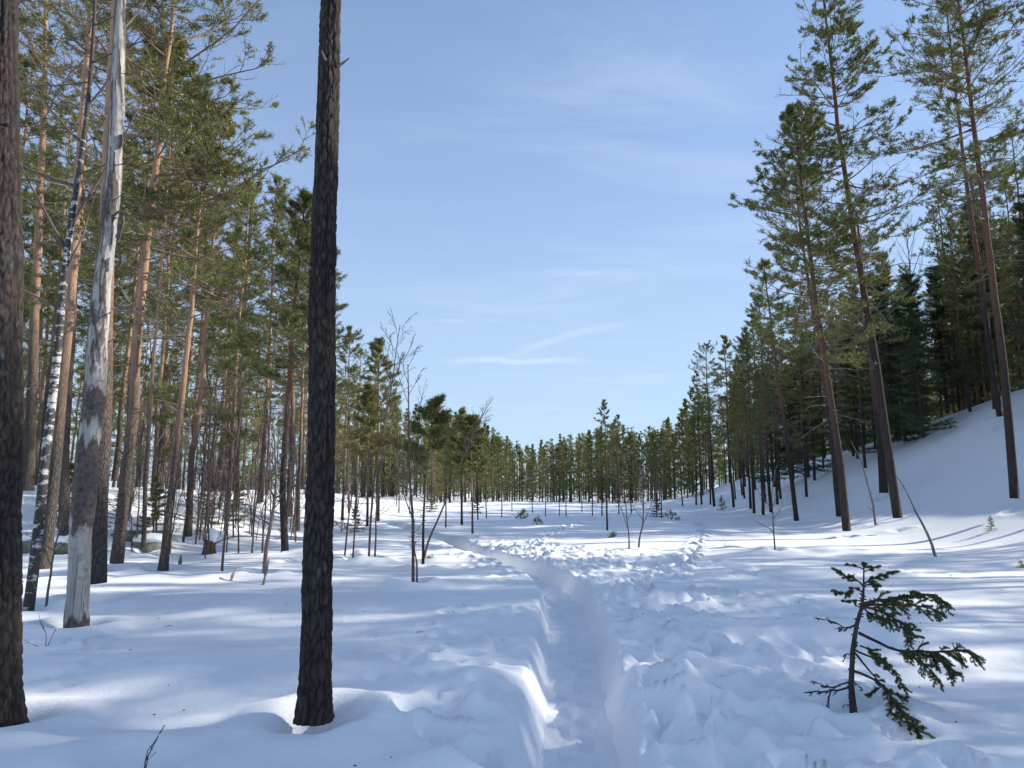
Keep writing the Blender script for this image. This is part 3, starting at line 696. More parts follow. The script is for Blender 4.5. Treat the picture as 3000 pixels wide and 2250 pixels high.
# --- pines that can be told apart: (trunk points in the photograph, width there, height, crown start, crown radius, n branches, dead, label)
HERO = [
 ([(80, 1474), (97, 1125), (115, 700), (132, 0)], 31, 15.5, 9.5, 2.0, 60, (22, 5, 10.5, 1.3), 'old', BARK, 'tall orange barked pine on the snow mound next to the picture edge trunk'),
 ([(125, 1708), (163, 1328), (183, 1125), (217, 780), (237, 542), (254, 271), (271, 34)], 36, 12.5, 7.6, 1.9, 56, (20, 2.6, 8, 1.3), 'old', BARK, 'orange pine standing right behind the leaning birch'),
 ([(186, 1620), (203, 1125), (240, 600)], 30, 12.5, 7.0, 1.8, 50, (18, 3, 7.5, 1.2), 'old', BARK, 'grey based pine between the leaning birch and the pale dead trunk'),
 ([(281, 1766), (298, 1294), (312, 800), (339, 203), (349, 34)], 52, 13.0, 8.0, 2.0, 56, (14, 4, 8.5, 1.4), 'old', BARK, 'dark rough pine trunk hugging the pale dead trunk from behind'),
 ([(339, 1675), (369, 1396), (393, 1159), (400, 1017), (434, 678), (468, 380), (502, 102), (512, 0)], 34, 10.6, 5.0, 2.15, 66, (24, 2.4, 6.2, 1.5), 'old', BARK, 'orange pine with long drooping boughs reaching out over the gap'),
 ([(381, 1494), (386, 1125), (420, 700)], 20, 12.5, 7.5, 1.6, 50, (14, 3, 7.5, 1.1), 'old', BARK, 'thin pine on the snow mound just behind the orange pine with drooping boughs'),
 ([(477, 1675), (529, 1193), (542, 1051), (569, 746), (597, 488), (603, 386)], 24, 7.6, 4.2, 1.25, 60, (26, 1.8, 4.8, 1.2), 'old', BARK, 'slim dark trunked pine leaning slightly, with bare twigs half way up'),
 ([(837, 1655), (824, 1430), (841, 1193), (847, 1085), (861, 881), (881, 644), (888, 529)], 21, 6.9, 3.2, 1.25, 74, (18, 1.3, 3.8, .8), 'young', BARKR, 'young pine with a crooked reddish trunk beside the big dark trunk'),
 ([(420, 1620), (434, 1125), (450, 900)], 13, 10.5, 6.2, 1.2, 46, (24, 2, 6.5, 1.0), 'old', BARK, 'thin orange pine by the mossy boulder'),
 ([(630, 1437), (637, 1125), (660, 700)], 14, 13.5, 7.5, 1.5, 50, (20, 3, 8, 1.0), 'old', BARK, 'thin straight pine behind the leaning white birch stem'),
 ([(1106, 1546), (1110, 1300), (1112, 1004)], 12, 6.6, 2.6, 1.15, 62, (18, .8, 2.8, .7), 'young', BARK, 'pointed pine rising above the birches at the field edge'),
 ([(1076, 1551), (1078, 1250)], 8, 4.8, 2.2, .8, 50, (12, .8, 2.2, .5), 'young', BARK, 'slim pine next to the pointed pine at the field edge'),
 ([(1384, 1576), (1386, 1400), (1388, 1255)], 6.5, 3.3, 1.9, .55, 40, (8, .8, 1.9, .4), 'young', BARK, 'thin lone bog pine with a small crown in the middle of the field'),
 ([(1353, 1542), (1352, 1350), (1352, 1200)], 7, 4.3, 1.7, .75, 50, (8, .8, 1.9, .5), 'young', BARKR, 'slim dark bog pine behind the lone thin one'),
 # on and below the bank
 ([(2483, 1576), (2447, 1250), (2415, 1010), (2362, 640)], 27, 12.7, 5.2, 2.1, 84, (26, 3, 6, 1.6), 'old', BARKR, 'front pine of the close pair at the foot of the bank'),
 ([(2461, 1532), (2432, 1250), (2395, 1010), (2340, 640), (2315, 251)], 22, 13.6, 6.0, 2.1, 80, (18, 3, 6.5, 1.6), 'old', BARKR, 'rear pine of the close pair at the foot of the bank'),
 ([(2636, 1555), (2570, 1117), (2527, 842), (2461, 407), (2413, 30)], 31, 17.5, 7.4, 2.5, 104, (24, 4.5, 8.4, 1.9), 'old', BARKR, 'tallest pine at the foot of the bank, next to the leaning dead pole'),
 ([(2976, 1498), (2942, 1117), (2881, 610), (2813, 68)], 29, 16.5, 8.6, 2.4, 76, (26, 5, 9.5, 1.8), 'old', BARKR, 'tall bare pine trunk standing highest on the open snow slope'),
 ([(2935, 1250), (2908, 1085), (2834, 576), (2773, 68)], 21, 18.5, 9.0, 2.3, 76, (20, 6, 10, 1.6), 'old', BARKR, 'slimmer tall pine whose foot is hidden behind the slope top'),
 ([(2590, 1457), (2580, 1300), (2545, 1000)], 29, 12.0, 6.0, 1.9, 60, (20, 3, 7, 1.2), 'old', BARKR, 'thick dark pine half hidden behind the tallest bank pine'),
 ([(2335, 1535), (2281, 1125), (2251, 881), (2237, 760)], 17, 10.6, 5.6, 1.5, 60, (26, 2, 6, 1.2), 'old', BARKR, 'slender pine alone on the slope, thin trunk curving at its top'),
]
for i, (pts, dia, H, cs, Rm, nm, dead, shp, bk, lab) in enumerate(HERO):
    b = ground_at(*pts[0]); Y = b[1]; r0 = dia / FPX * Y / 2 * (.85 if i >= 14 else 1)
    tp = px_trunk(pts, Y, H, np.random.default_rng(500 + i))
    near = Y < 21
    ms = pine_meshes(100 + i, H, r0, cs, Rm, nm, ('hero' if i == 4 else 'near' if Y < 13.5 else 'near2') if near else 'mid', dead=dead, tp=tp, shape=shp, bark=bk, density=(.62 if i in (0, 1, 2, 3, 5, 6) else .85 if i == 4 else 1), sep_dead=near and i < 20,
                     bias=(0.0, .18) if 'drooping' in lab else None)
    tree('pine_tree', lab, 'tree', b, ms, well=r0 if Y < 30 else None); PINES_PLANTED.append((b[0], b[1]))

# --- shared pine kinds for the woods
VN = [pine_meshes(300 + i, H, r, cs, Rm, nm, 'mid', dead=(20, 1.2, cs + .8, 1.0), shape=s) for i, (H, r, cs, Rm, nm, s) in enumerate((
    (13, .10, 6.6, 1.7, 56, 'old'), (12, .09, 5.4, 1.6, 60, 'old'), (14, .12, 7.4, 1.9, 58, 'old'), (11, .085, 4.8, 1.5, 58, 'young'), (10, .075, 2.6, 1.45, 68, 'young'), (12.5, .09, 4.8, 1.5, 58, 'young'), (9, .07, 1.8, 1.4, 68, 'young')))]
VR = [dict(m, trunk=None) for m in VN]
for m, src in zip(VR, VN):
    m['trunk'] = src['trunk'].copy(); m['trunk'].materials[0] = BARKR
VF = [pine_meshes(330 + i, H, r, cs, Rm, nm, 'far', dead=(14, 1, cs, .9), shape=s) for i, (H, r, cs, Rm, nm, s) in enumerate((
    (12, .10, 2.8, 1.6, 70, 'old'), (11, .09, 1.6, 1.6, 76, 'young'), (13, .10, 3.4, 1.6, 70, 'young'), (10, .08, .9, 1.5, 80, 'young')))]
SKYL = np.array([(0, -400), (620, 0), (700, 380), (760, 447), (830, 560), (900, 640), (960, 800), (1010, 950), (1110, 1030), (1180, 1150), (1280, 1180), (1350, 1205), (1430, 1240), (1500, 1285), (1560, 1300), (1620, 1275),
        (1700, 1262), (1815, 1215), (1870, 1250), (1960, 1225), (2000, 1190), (2035, 1010), (2115, 910), (2200, 880), (2300, 830), (2400, 780), (2520, 730), (2624, 705), (2690, 820), (2773, 580), (2850, 520), (2900, 350), (3000, 100), (3300, -300)], float)
def proj(x, y, z):
    p = np.array([x, y, z - EYE]); d = p @ FWD
    return 1500 + FPX * (p @ RIGHT) / d, 1125 - FPX * (p @ UP) / d
def top_limit(x, y):
    """height above the snow at which a tree at (x, y) reaches the treeline of the photograph"""
    u, _ = proj(x, y, base_z(x, y)); lim = np.interp(u, SKYL[:, 0], SKYL[:, 1])
    r = ray(u, lim); return EYE + r[2] / r[1] * y - float(base_z(x, y))
PLACED = {}
def wood(n, sampler, kinds, label, group, dmin, hr, seed, name='pine_tree', cat='tree', tries=60, ignore_sky=False):
    rng = np.random.default_rng(seed); made = 0
    for k in range(n * tries):
        if made >= n: break
        x, y = sampler(rng)
        if too_close(x, y, dmin): continue
        lim = 99 if ignore_sky else top_limit(x, y)
        if lim < hr[0] * .75: continue
        ms = kinds[rng.integers(len(kinds))]
        h = rng.uniform(*hr)
        if h > lim: h = lim * rng.uniform(.86, 1.0)
        if ignore_sky: h = min(h, (2.9 + (x + 3.7) * .535 - float(base_z(x, y))) * rng.uniform(.86, 1.0))
        lab = label(x, y, h) if callable(label) else label
        g = group(x, y, h) if callable(group) else group
        o = tree(name, lab, cat, (x, y, float(base_z(x, y)) - .02), ms, g, rng.uniform(0, 6.28), h / ms['H'])
        PLACED.setdefault(seed, []).append((o, x, y))
        PINES_PLANTED.append((x, y)); made += 1
        if y < 45: WELLS.append((x, y, .09))
    return made

# trees of the bank that show their own foot in the photograph
BANK = [(2210, 1515, 22, 'thick dark pine at the foot of the bank, beyond the forked sapling'), (2260, 1518, 14, 'slim pine just behind the forked sapling'), (2237, 1525, 8, 'very thin dead pine stem between two bank pines'),
        (2200, 1503, 9, 'thin dark pine stem beside the thick one at the bank foot'), (2244, 1484, 6, 'hair thin pine stem in the row below the slope'), (2288, 1474, 8, 'thin pine stem above the forked sapling on the bank'), (2278, 1490, 9, 'straight thin pine uphill of the forked sapling'),
        (2364, 1467, 11, 'slim pine standing free on the snow uphill of the slender bank pine'), (2388, 1423, 13, 'pine high on the bank with its foot just below the slope top'), (2536, 1383, 16, 'pine near the slope top behind the thin bent dead stem'),
        (2637, 1301, 11, 'thin pine right at the slope top beside the tallest bank pine'), (2150, 1498, 11, 'slim pine behind the little spruce bush'), (2040, 1488, 7, 'first of two thin twin pines where the bank starts'), (2056, 1488, 8, 'second of two thin twin pines where the bank starts'),
        (2000, 1488, 10, 'leaning pine at the low end of the bank'), (2093, 1497, 10, 'dark pine stem directly beside the little spruce bush'), (2214, 1445, 9, 'pine stem on the slope behind the thick bank foot pine'), (2082, 1488, 6, 'hair thin stem in front of the spruce bush'),
        (1938, 1524, 6, 'thin bog pine before the low end of the bank'), (1925, 1520, 6, 'thin bog pine next to the one before the bank'), (2175, 1460, 7, 'thin pine in the row climbing the bank'), (2155, 1470, 7, 'leaning thin pine in the row climbing the bank')]
rb = np.random.default_rng(900)
for k, (u, v, dpx, lab) in enumerate(BANK):
    b = ground_at(u, v); lim = top_limit(b[0], b[1]); ms = VR[rb.integers(len(VR))] if dpx > 9 else VR[(1, 3, 5)[rb.integers(3)]]
    h = min(rb.uniform(9.5, 12), lim * rb.uniform(.88, 1.0)); h = max(h, 4)
    if dpx < 8: h *= .8
    tree('pine_tree', lab, 'tree', b, ms, None, rb.uniform(0, 6.28), h / ms['H'], well=.08 if b[1] < 40 else None); PINES_PLANTED.append((b[0], b[1]))
FIELD = [(1659, 1519, 'leaning bare pine stem out in the field end'), (1598, 1517, 'straight thin pine left of the leaning stem at the field end'), (1779, 1562, 'thin bent bog pine nearest of those beyond the twin saplings'), (1736, 1517, 'thin pine behind the bent bog pine'),
         (1639, 1516, 'short thin pine by the fallen pine tops'), (1764, 1517, 'slim pine close behind the bent bog pine'), (1705, 1505, 'thin pine standing free between field and far wood'), (1470, 1522, 'tiny thin pine among the scattered ones at the field end'), (1400, 1530, 'slim pine behind the lone bog pine'),
         (1306, 1552, 'little pine stem beyond the leaning birch'), (1265, 1500, 'thin pine behind the leaning birch'), (1425, 1525, 'thin pine stem next to the slim one beyond the lone bog pine'), (1560, 1507, 'thin pine stem above the fallen pine tops'), (1500, 1503, 'thin pine at the field edge above the fallen tops'), (1813, 1513, 'dark slim pine beyond the twin saplings'), (1850, 1510, 'pine stem seen between the twin saplings'), (1885, 1510, 'pine stem just beyond the second twin sapling')]
for u, v, lab in FIELD:
    b = ground_at(u, v); lim = top_limit(b[0], b[1]); ms = VR[(3, 5)[rb.integers(2)]]
    h = max(2.5, min(rb.uniform(5.5, 8.5), lim * rb.uniform(.8, .98)))
    if u == 1779: h = 4.2
    tree('pine_tree', lab, 'tree', b, ms, None, rb.uniform(0, 6.28), h / ms['H']); PINES_PLANTED.append((b[0], b[1]))

def samp(y0, y1, fx0, fx1, p=1.0):
    def f(rng):
        y = y0 + (y1 - y0) * rng.random() ** p
        return rng.uniform(fx0(y), fx1(y)), y
    return f
li = lambda ys, xs: (lambda y: float(np.interp(y, ys, xs)))
# sunlit wood behind the front trunks
wood(28, samp(14, 26, lambda y: -.78 * y - 2, li([14, 20, 26], [-6.5, -5.5, -5])), VN, 'sunlit pine in the first rows of the wood behind the front trunks', 'pines in the first rows of the sunlit wood', 1.5, (9.5, 13), 41)
wood(30, samp(26, 46, lambda y: -.78 * y - 2, li([26, 36, 46], [-5.5, -5.5, -6])), VN, 'pine deep inside the sunlit wood, only parts of it seen between trunks', 'pines deep in the sunlit wood', 1.6, (9, 13), 42)
# across the end of the field
wood(46, samp(60, 92, li([60, 92], [-9, -14]), li([60, 92], [17, 24])), VF, 'pine in the distant treeline across the end of the snowfield', 'pines across the end of the field', 1.7, (7.5, 11.5), 44)
# dark wood on the bank
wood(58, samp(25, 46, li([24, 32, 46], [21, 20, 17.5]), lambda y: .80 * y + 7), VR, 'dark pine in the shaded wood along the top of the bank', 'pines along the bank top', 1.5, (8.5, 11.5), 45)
wood(22, samp(44, 78, li([44, 60, 78], [15, 16, 17]), lambda y: .74 * y + 2), VR, 'dark pine farther back in the shaded wood beyond the bank', 'pines beyond the bank', 1.9, (9, 12.5), 46)
# the wood on the bank goes on beside the camera and shades the ground there
wood(58, samp(-2, 19, lambda y: max(11.5, .80 * y + 5), lambda y: 31), VR, 'pine of the wood on the bank beside the clearing', 'pines on the bank beside the clearing', 1.6, (9, 14), 47, ignore_sky=True)
ORD = ['nearest', 'second', 'third', 'fourth', 'fifth', 'sixth', 'seventh', 'eighth', 'ninth', 'tenth', 'eleventh', 'twelfth', 'thirteenth', 'fourteenth', 'fifteenth', 'sixteenth', 'seventeenth', 'eighteenth', 'nineteenth', 'twentieth']
def name_by_gap(recs, marks, fmt_between):
    """say which one by the gap between two landmarks it stands in and its place going back"""
    gaps = {}
    for o, x, y in recs:
        u = proj(x, y, float(base_z(x, y)))[0]; k = min(max(sum(u > m for m, _ in marks), 1), len(marks) - 1)
        gaps.setdefault(k, []).append((y, o))
    for k, l in gaps.items():
        l.sort(key=lambda a: a[0])
        for i, (_, o) in enumerate(l):
            if i < len(ORD): o['label'] = fmt_between.format(ORD[i], marks[k - 1][1], marks[k][1])
name_by_gap(PLACED[41], [(-400, 'picture edge trunk'), (100, 'leaning birch'), (224, 'pale dead trunk'), (350, 'drooping orange pine'), (490, 'slim dark pine'), (645, 'white birch stem'), (835, 'crooked reddish pine'), (930, 'big dark trunk'), (1106, 'pointed pine')],
            '{} sunlit pine in the gap between {} and {}')
name_by_gap(PLACED[44], [(1000, 'row of saplings'), (1106, 'pointed pine'), (1215, 'birch clump'), (1384, 'lone bog pine'), (1524, 'fallen pine top'), (1659, 'leaning bare stem'), (1779, 'bent bog pine'), (1857, 'twin saplings'), (2048, 'twin thin pines'), (2115, 'spruce bush')],
            '{} pine back in the far treeline between {} and {}')
name_by_gap(PLACED[45] + PLACED[46], [(2000, 'low end of the bank'), (2115, 'spruce bush'), (2205, 'thick bank foot pine'), (2335, 'slender bank pine'), (2470, 'close pair'), (2636, 'tallest pine'), (2760, 'dark pointed spruce'), (2976, 'tall bare trunk'), (3200, 'picture edge')],
            '{} dark bank wood pine back, between {} and {}')

# far-off wood as one mass
def far_mass():
    rng = np.random.default_rng(60); mb = MB(); n = 0
    src = []
    for i in range(5):       # light trees, seen from 70 m on
        r2 = np.random.default_rng(950 + i); H = 11.0; cs = (1.6, 1.0, .5, 2.2, .3)[i]; nm = 36
        tb = MB(); tb.add(*tubes(trunk_poly(H, r2, n=5)[None], np.array([[.10, .09, .07, .05, .02]]), 4), 0)
        src.append((tb.v[0], tb.f[0][0], 0))
        h = cs + (H - cs) * np.sort(r2.random(nm)) ** .9; t = (h - cs) / (H - cs); L = 1.6 * (1 - t) ** .8 * r2.uniform(.5, 1.1, nm) + .1
        P = arc_branches(np.stack([0 * h, 0 * h, h], -1), r2.uniform(0, 6.28, nm), np.radians(5 + 30 * t), L, r2, 4, .2, .05)
        cb = MB(); ss = np.concatenate([np.full((nm, 1), 1.0), r2.uniform(.35, .95, (nm, 6))], 1); p, tg = sample(P, np.minimum(ss, .999)); p = p + r2.normal(0, .10, p.shape)
        tufts(cb, p.reshape(-1, 3), tg.reshape(-1, 3), r2, 4, .29, .08, .28, 1)
        src.append((np.concatenate(cb.v), cb.f[0][0], 1))
    for k in range(20000):
        if n >= 920: break
        z3 = 3 if n < 240 else 0 if n < 570 else 1 if n < 660 else 2      # across the clearing, behind the left wood, behind the bank wood
        y = (68 + 40 * rng.random()) if z3 == 3 else (66 + 70 * rng.random() ** 1.3) if z3 == 0 else (46 + 80 * rng.random()) if z3 == 1 else (31 + 60 * rng.random())
        x = (rng.uniform(-900, 900) if z3 == 3 else rng.uniform(-520, 720) if z3 == 0 else rng.uniform(-1560, -330) if z3 == 1 else rng.uniform(650, 1560)) / 2064 * y
        if z3 == 2 and (x < 19 or too_close(x, y, 1.2)): continue
        if abs(x - 3) < 20 and y < 74: continue
        lim = top_limit(x, y)
        if lim < 4.2: continue
        i = rng.integers(5); h = min(rng.uniform(8, 12.5), lim * rng.uniform(.8, 1)); s = h / 11.0; wd_ = rng.uniform(.85, 1.45)
        if z3 == 3: i = (1, 2, 4)[rng.integers(3)]; h = rng.uniform(1.8, 4.2); s = h / 11; wd_ = 2.4; a = rng.uniform(0, 6.28)
        M = np.array([[math.cos(a), -math.sin(a), 0], [math.sin(a), math.cos(a), 0], [0, 0, 1]]) * s * np.array([[wd_], [wd_], [1]])
        for j in ((2 * i + 1,) if z3 == 3 else (2 * i, 2 * i + 1)):
            v, f, mt = src[j]
            mb.add(v @ M.T + np.array([x, y, float(base_z(x, y))]), f, mt, False, rng.random(len(v)) * .2 + rng.random() * .8)
        n += 1
    o = link('far_wood', mb.mesh('far_wood', [BARK, NEED], 'shade')); tag(o, 'far pine wood closing the view behind the nearer trees', 'wood', None, 'stuff')
far_mass()

# --- bare birches, saplings and bushes
def bare_tree(pts_local, r0, rng, nb=10, ratio=.4, ang=38, smin=.35, sub=4, mats=None, k=8, tipr=.25, upc=.12, twig=.0028, twl=.35):
    P = np.asarray(pts_local, float)[None]; L = np.array([np.linalg.norm(np.diff(P[0], axis=0), axis=1).sum()])
    n = P.shape[1]; t = MB(); t.add(*tubes(P, r0 * np.linspace(1, tipr, n)[None], k), 0)
    b, bl = grow(P, L, nb, rng, smin, ratio, ang, 6, upc, .03, taper=.6, vert=.9)
    rb_ = np.clip(r0 * .4 * (bl / bl.max()), .0035, .05)[:, None] * np.linspace(1, .3, 6)[None]
    c = MB(); c.add(*tubes(b, rb_, 4), 0)
    s, sl = grow(b, bl, sub, rng, .25, .45, 36, 4, .04, .05, vert=.7); c.add(*tubes(s, np.full((len(s), 1), twig * 1.2) * np.array([[1, .85, .7, .5]]), 3), 0)
    s2, _ = grow(s, sl, 3, rng, .3, .5, 34, 3, .0, .05, vert=.7); c.add(*tubes(s2, np.full((len(s2), 1), twig) * np.array([[1, .8, .5]]), 3), 0)
    return t, c
def bare(name, label, cat, pts, dpx, stem_mat, twig_mat, seed, group=None, Y=None, **kw):
    rng = np.random.default_rng(seed); b = ground_at(*pts[0]) if Y is None else at_depth(*pts[0], Y); Y = b[1]
    W = np.array([at_depth(u, v, Y) for u, v in pts]) - b; W[0, 2] -= .1
    s = np.linspace(0, 1, 16); cs = np.concatenate([[0], np.cumsum(np.linalg.norm(np.diff(W, axis=0), axis=1))]); cs /= cs[-1]
    P = np.stack([np.interp(s, cs, W[:, i]) for i in range(3)], -1); P[1:-1] = (P[:-2] + 2 * P[1:-1] + P[2:]) / 4; P[:, 1] += np.cumsum(rng.normal(0, .008, 16))
    P[0, 1] = 0
    t, c = bare_tree(P, max(dpx / FPX * Y / 2, .004), rng, **kw)
    o = thing(name, label, cat, b, group)
    link('trunk', t.mesh('trunk', [stem_mat]), o); link('twigs', c.mesh('twigs', [twig_mat]), o)['kind'] = 'stuff'
    WELLS.append((b[0], b[1], .03)); return o
bare('birch_tree', 'leaning birch with black and white bark beside the thick picture edge trunk', 'tree', [(81, 1800), (110, 1560), (136, 1294), (163, 1085), (197, 678), (237, 475), (271, 136), (285, -250)], 30, BIRCH, DTWIG, 1, nb=16, smin=.4, ratio=.2, ang=50)
bare('birch_tree', 'white birch stem leaning among the orange pines of the sunlit wood', 'tree', [(640, 1490), (658, 1437), (685, 1193), (700, 1040), (739, 576), (742, 480)], 13, BIRCH, DTWIG, 2, nb=14, smin=.5, ratio=.2, ang=34)
bare('birch_tree', 'young birch fork, tallest stem of the clump by the path', 'tree', [(1211, 1713), (1210, 1505), (1200, 1396), (1197, 1125), (1196, 1068)], 10, DTWIG, DTWIG, 3, nb=12, smin=.3, ratio=.26, ang=30, sub=5)
bare('birch_sapling', 'short crooked sapling at the foot of the birch clump', 'tree', [(1221, 1717), (1222, 1650), (1210, 1590), (1215, 1520)], 7, DTWIG, DTWIG, 4, nb=5, smin=.3, ratio=.3)
bare('birch_tree', 'birch leaning out of the clump over the field, crown spreading', 'tree', [(1239, 1640), (1252, 1590), (1291, 1505), (1339, 1383), (1390, 1261), (1420, 1205)], 7, DTWIG, DTWIG, 5, nb=12, smin=.5, ratio=.32, ang=30, sub=5)
bare('birch_tree', 'tall thin birch whose drooping top stands out against the sky', 'tree', [(1079, 1646), (1087, 1500), (1099, 1375), (1126, 1239), (1149, 1126), (1155, 1060), (1171, 950)], 7, DTWIG, DTWIG, 6, nb=15, smin=.45, ratio=.28, ang=32, sub=5, upc=-.12, twig=.0035)
bare('birch_sapling', 'outermost thin bare sapling in the row by the field edge', 'tree', [(1008, 1637), (1020, 1530), (1030, 1460), (1050, 1300)], 6, DTWIG, DTWIG, 7, nb=8, ratio=.3)
bare('birch_sapling', 'crooked bare sapling second in the row by the field edge', 'tree', [(1033, 1646), (1040, 1570), (1045, 1510), (1068, 1360)], 6, DTWIG, DTWIG, 8, nb=8, ratio=.3)
bare('birch_sapling', 'bare sapling with an elbow low on its stem', 'tree', [(1097, 1646), (1103, 1560), (1099, 1540), (1110, 1400), (1128, 1270)], 6, DTWIG, DTWIG, 9, nb=10, ratio=.3)
bare('birch_sapling', 'first of the twin bare saplings in the open field', 'tree', [(1843, 1616), (1842, 1560), (1838, 1540), (1834, 1490), (1830, 1440)], 5, DTWIG, DTWIG, 10, nb=7, ratio=.5, smin=.4, ang=30)
bare('birch_sapling', 'second of the twin bare saplings in the open field, leaning', 'tree', [(1871, 1614), (1873, 1575), (1884, 1540), (1886, 1480), (1882, 1400)], 6, DTWIG, DTWIG, 11, nb=9, ratio=.42, smin=.35, ang=30)
o = bare('birch_sapling', 'forked sapling with a long side branch standing before the bank', 'tree', [(2271, 1613), (2269, 1570), (2266, 1530), (2261, 1440), (2268, 1390)], 5, DTWIG, DTWIG, 12, nb=7, ratio=.3, smin=.4)
b0 = np.array(o.location); Yb = b0[1]
P = np.array([[at_depth(u, v, Yb - .15 * k) - b0 for k, (u, v) in enumerate([(2267, 1562), (2255, 1548), (2235, 1538), (2213, 1525), (2203, 1518)])]])
m = MB(); m.add(*tubes(P, np.array([[.012, .01, .008, .006, .003]]), 5)); link('side_branch', m.mesh('side_branch', [DTWIG]), o)
bare('dark_sapling', 'slim dark sapling stem rising before the stump', 'tree', [(651, 1677), (655, 1600), (668, 1500), (673, 1430), (698, 1260), (715, 1100)], 8, DTWIG, DTWIG, 13, nb=12, ratio=.25)
bare('dark_sapling', 'bent rough sapling trunk beside the crooked reddish pine', 'tree', [(772, 1684), (780, 1620), (790, 1560), (805, 1480), (812, 1400), (800, 1250)], 14, DEADW, DTWIG, 14, nb=12, ratio=.25)
bare('dark_sapling', 'thin leaning dead sapling in front of the pale dead trunk', 'tree', [(136, 1786), (148, 1700), (163, 1600), (180, 1520), (205, 1420)], 8, DEADW, DTWIG, 15, nb=10, ratio=.25)
bare('dark_sapling', 'crooked stem growing close behind the reddish young pine', 'tree', [(838, 1560), (840, 1500), (850, 1440), (848, 1380), (846, 1200)], 9, DTWIG, DTWIG, 16, nb=10, ratio=.25)
bare('dark_sapling', 'thin bent dead stem on the slope between the pines', 'tree', [(2566, 1538), (2558, 1480), (2535, 1400), (2522, 1350), (2508, 1325), (2490, 1290)], 7, DEADW, DEADW, 17, nb=12, ratio=.1, smin=.1, sub=2)
bare('dead_pole', 'grey dead pole leaning on the slope by the tallest bank pine', 'dead tree', [(2744, 1635), (2722, 1572), (2690, 1510), (2660, 1440), (2640, 1405), (2632, 1396)], 9.5, STICK, STICK, 18, nb=12, ratio=.04, smin=.1, sub=1)
bare('dead_twig', 'bare twig sticking out of the snow at the picture bottom', 'twig', [(420, 2243), (430, 2200), (452, 2175), (461, 2150)], 3.4, DTWIG, DTWIG, 19, nb=4, ratio=.45, smin=.2, sub=1, twig=.0012)
bare('dead_twig', 'tiny bare twig in the snow before the pale dead trunk', 'twig', [(132, 1908), (135, 1880), (133, 1850), (128, 1830)], 2.6, DTWIG, DTWIG, 20, nb=3, ratio=.7, smin=.1, sub=1, twig=.0014)
bare('dead_twig', 'hair thin twig standing in the open field before the forked sapling', 'twig', [(2124, 1604), (2123, 1590), (2122, 1580)], 2, DTWIG, DTWIG, 21, nb=3, ratio=.5, smin=.2, sub=1)
bare('dark_sapling', 'bare grey birch crown showing above the bank wood beside the dark spruce', 'tree', [(2660, 1270), (2670, 1000), (2668, 800), (2655, 670)], 8, DEADW, DEADW, 22, nb=16, ratio=.25, smin=.6, sub=6)

# shared bare bushes of the sunlit wood's edge
BUSH = []
for k in range(5):
    rng = np.random.default_rng(700 + k); Hb = (2.6, 3.4, 2.0, 4.6, 1.5)[k]
    P = trunk_poly(Hb, rng, (rng.normal(0, .25), rng.normal(0, .2)), .03, 14); P[:, 2] = np.maximum(P[:, 2], -.1)
    t, c = bare_tree(P, .012 + .004 * Hb, rng, nb=9, ratio=.4, smin=.15, sub=5, twl=.4)
    BUSH.append((t.mesh('trunk', [DTWIG]), c.mesh('twigs', [DTWIG]), Hb))
rng = np.random.default_rng(71)
for k in range(64):
    if k < 44: u, v = rng.uniform(560, 900), rng.uniform(1500, 1625)
    else: u, v = rng.uniform(360, 620), rng.uniform(1500, 1640)
    b = ground_at(u, v); s = BUSH[rng.integers(5)]
    o = thing('bare_bush', 'thin bare sapling in the thicket around the snow capped stump', 'bush', b, 'bare saplings of the thicket', rng.uniform(0, 6.28), rng.uniform(.55, 1.0))
    link('trunk', s[0], o); link('twigs', s[1], o)['kind'] = 'stuff'
for k in range(34):
    y = rng.uniform(20, 44); x = rng.uniform(-.7 * y, -5.5); s = BUSH[(0, 1, 3)[rng.integers(3)]]
    o = thing('birch_tree', 'slender bare birch deep among the pines of the sunlit wood', 'tree', (x, y, float(base_z(x, y))), 'bare birches of the sunlit wood', rng.uniform(0, 6.28), rng.uniform(1.3, 2.2))
    link('trunk', s[0], o); link('twigs', s[1], o)['kind'] = 'stuff'

# --- spruces
def spruce_meshes(seed, H, r0, Rm, nwh, per, lvl=1, low=.05, nm=None):
    rng = np.random.default_rng(seed); tp = trunk_poly(H, rng, (0, 0), .006, 14); t = MB(); t.add(*tubes(tp[None], trunk_radius(tp[:, 2], H, r0)[None], 8), 0)
    h = np.repeat(low * H + (H * .97 - low * H) * np.linspace(0, 1, nwh), per) + rng.normal(0, .02 * H, nwh * per); h = np.clip(h, .02, H * .985)
    L = Rm * (1 - h / H) ** .9 * rng.uniform(.7, 1.15, len(h)) + .03 * H
    base = np.stack([np.zeros_like(h), np.zeros_like(h), h], -1)
    P = arc_branches(base, rng.uniform(0, 6.28, len(h)), np.radians(12 - 30 * (1 - h / H) + rng.normal(0, 6, len(h))), L, rng, 5, .22, .02)
    c = MB(); c.add(*tubes(P, np.clip(.006 * L, .002, .02)[:, None] * np.linspace(1, .3, 5)[None], 3), 0)
    S, sl = grow(P, L, 9, rng, .12, .38, 55, 3, -.12, .03, vert=.12)
    allb = [(P, 8), (S, 5)]
    for Q, m in allb:
        s = (np.arange(m)[None] + rng.random((len(Q), m))) / m; p, tg = sample(Q, s)
        tufts(c, p.reshape(-1, 3), tg.reshape(-1, 3), rng, 7, .045 * H ** .55, .0055 * H ** .6, .03 * H, 1, (30, 75))
    return dict(trunk=t.mesh('trunk', [SPRB]), crown=c.mesh('crown', [SPRB, nm or NEEDS], 'shade'), H=H)
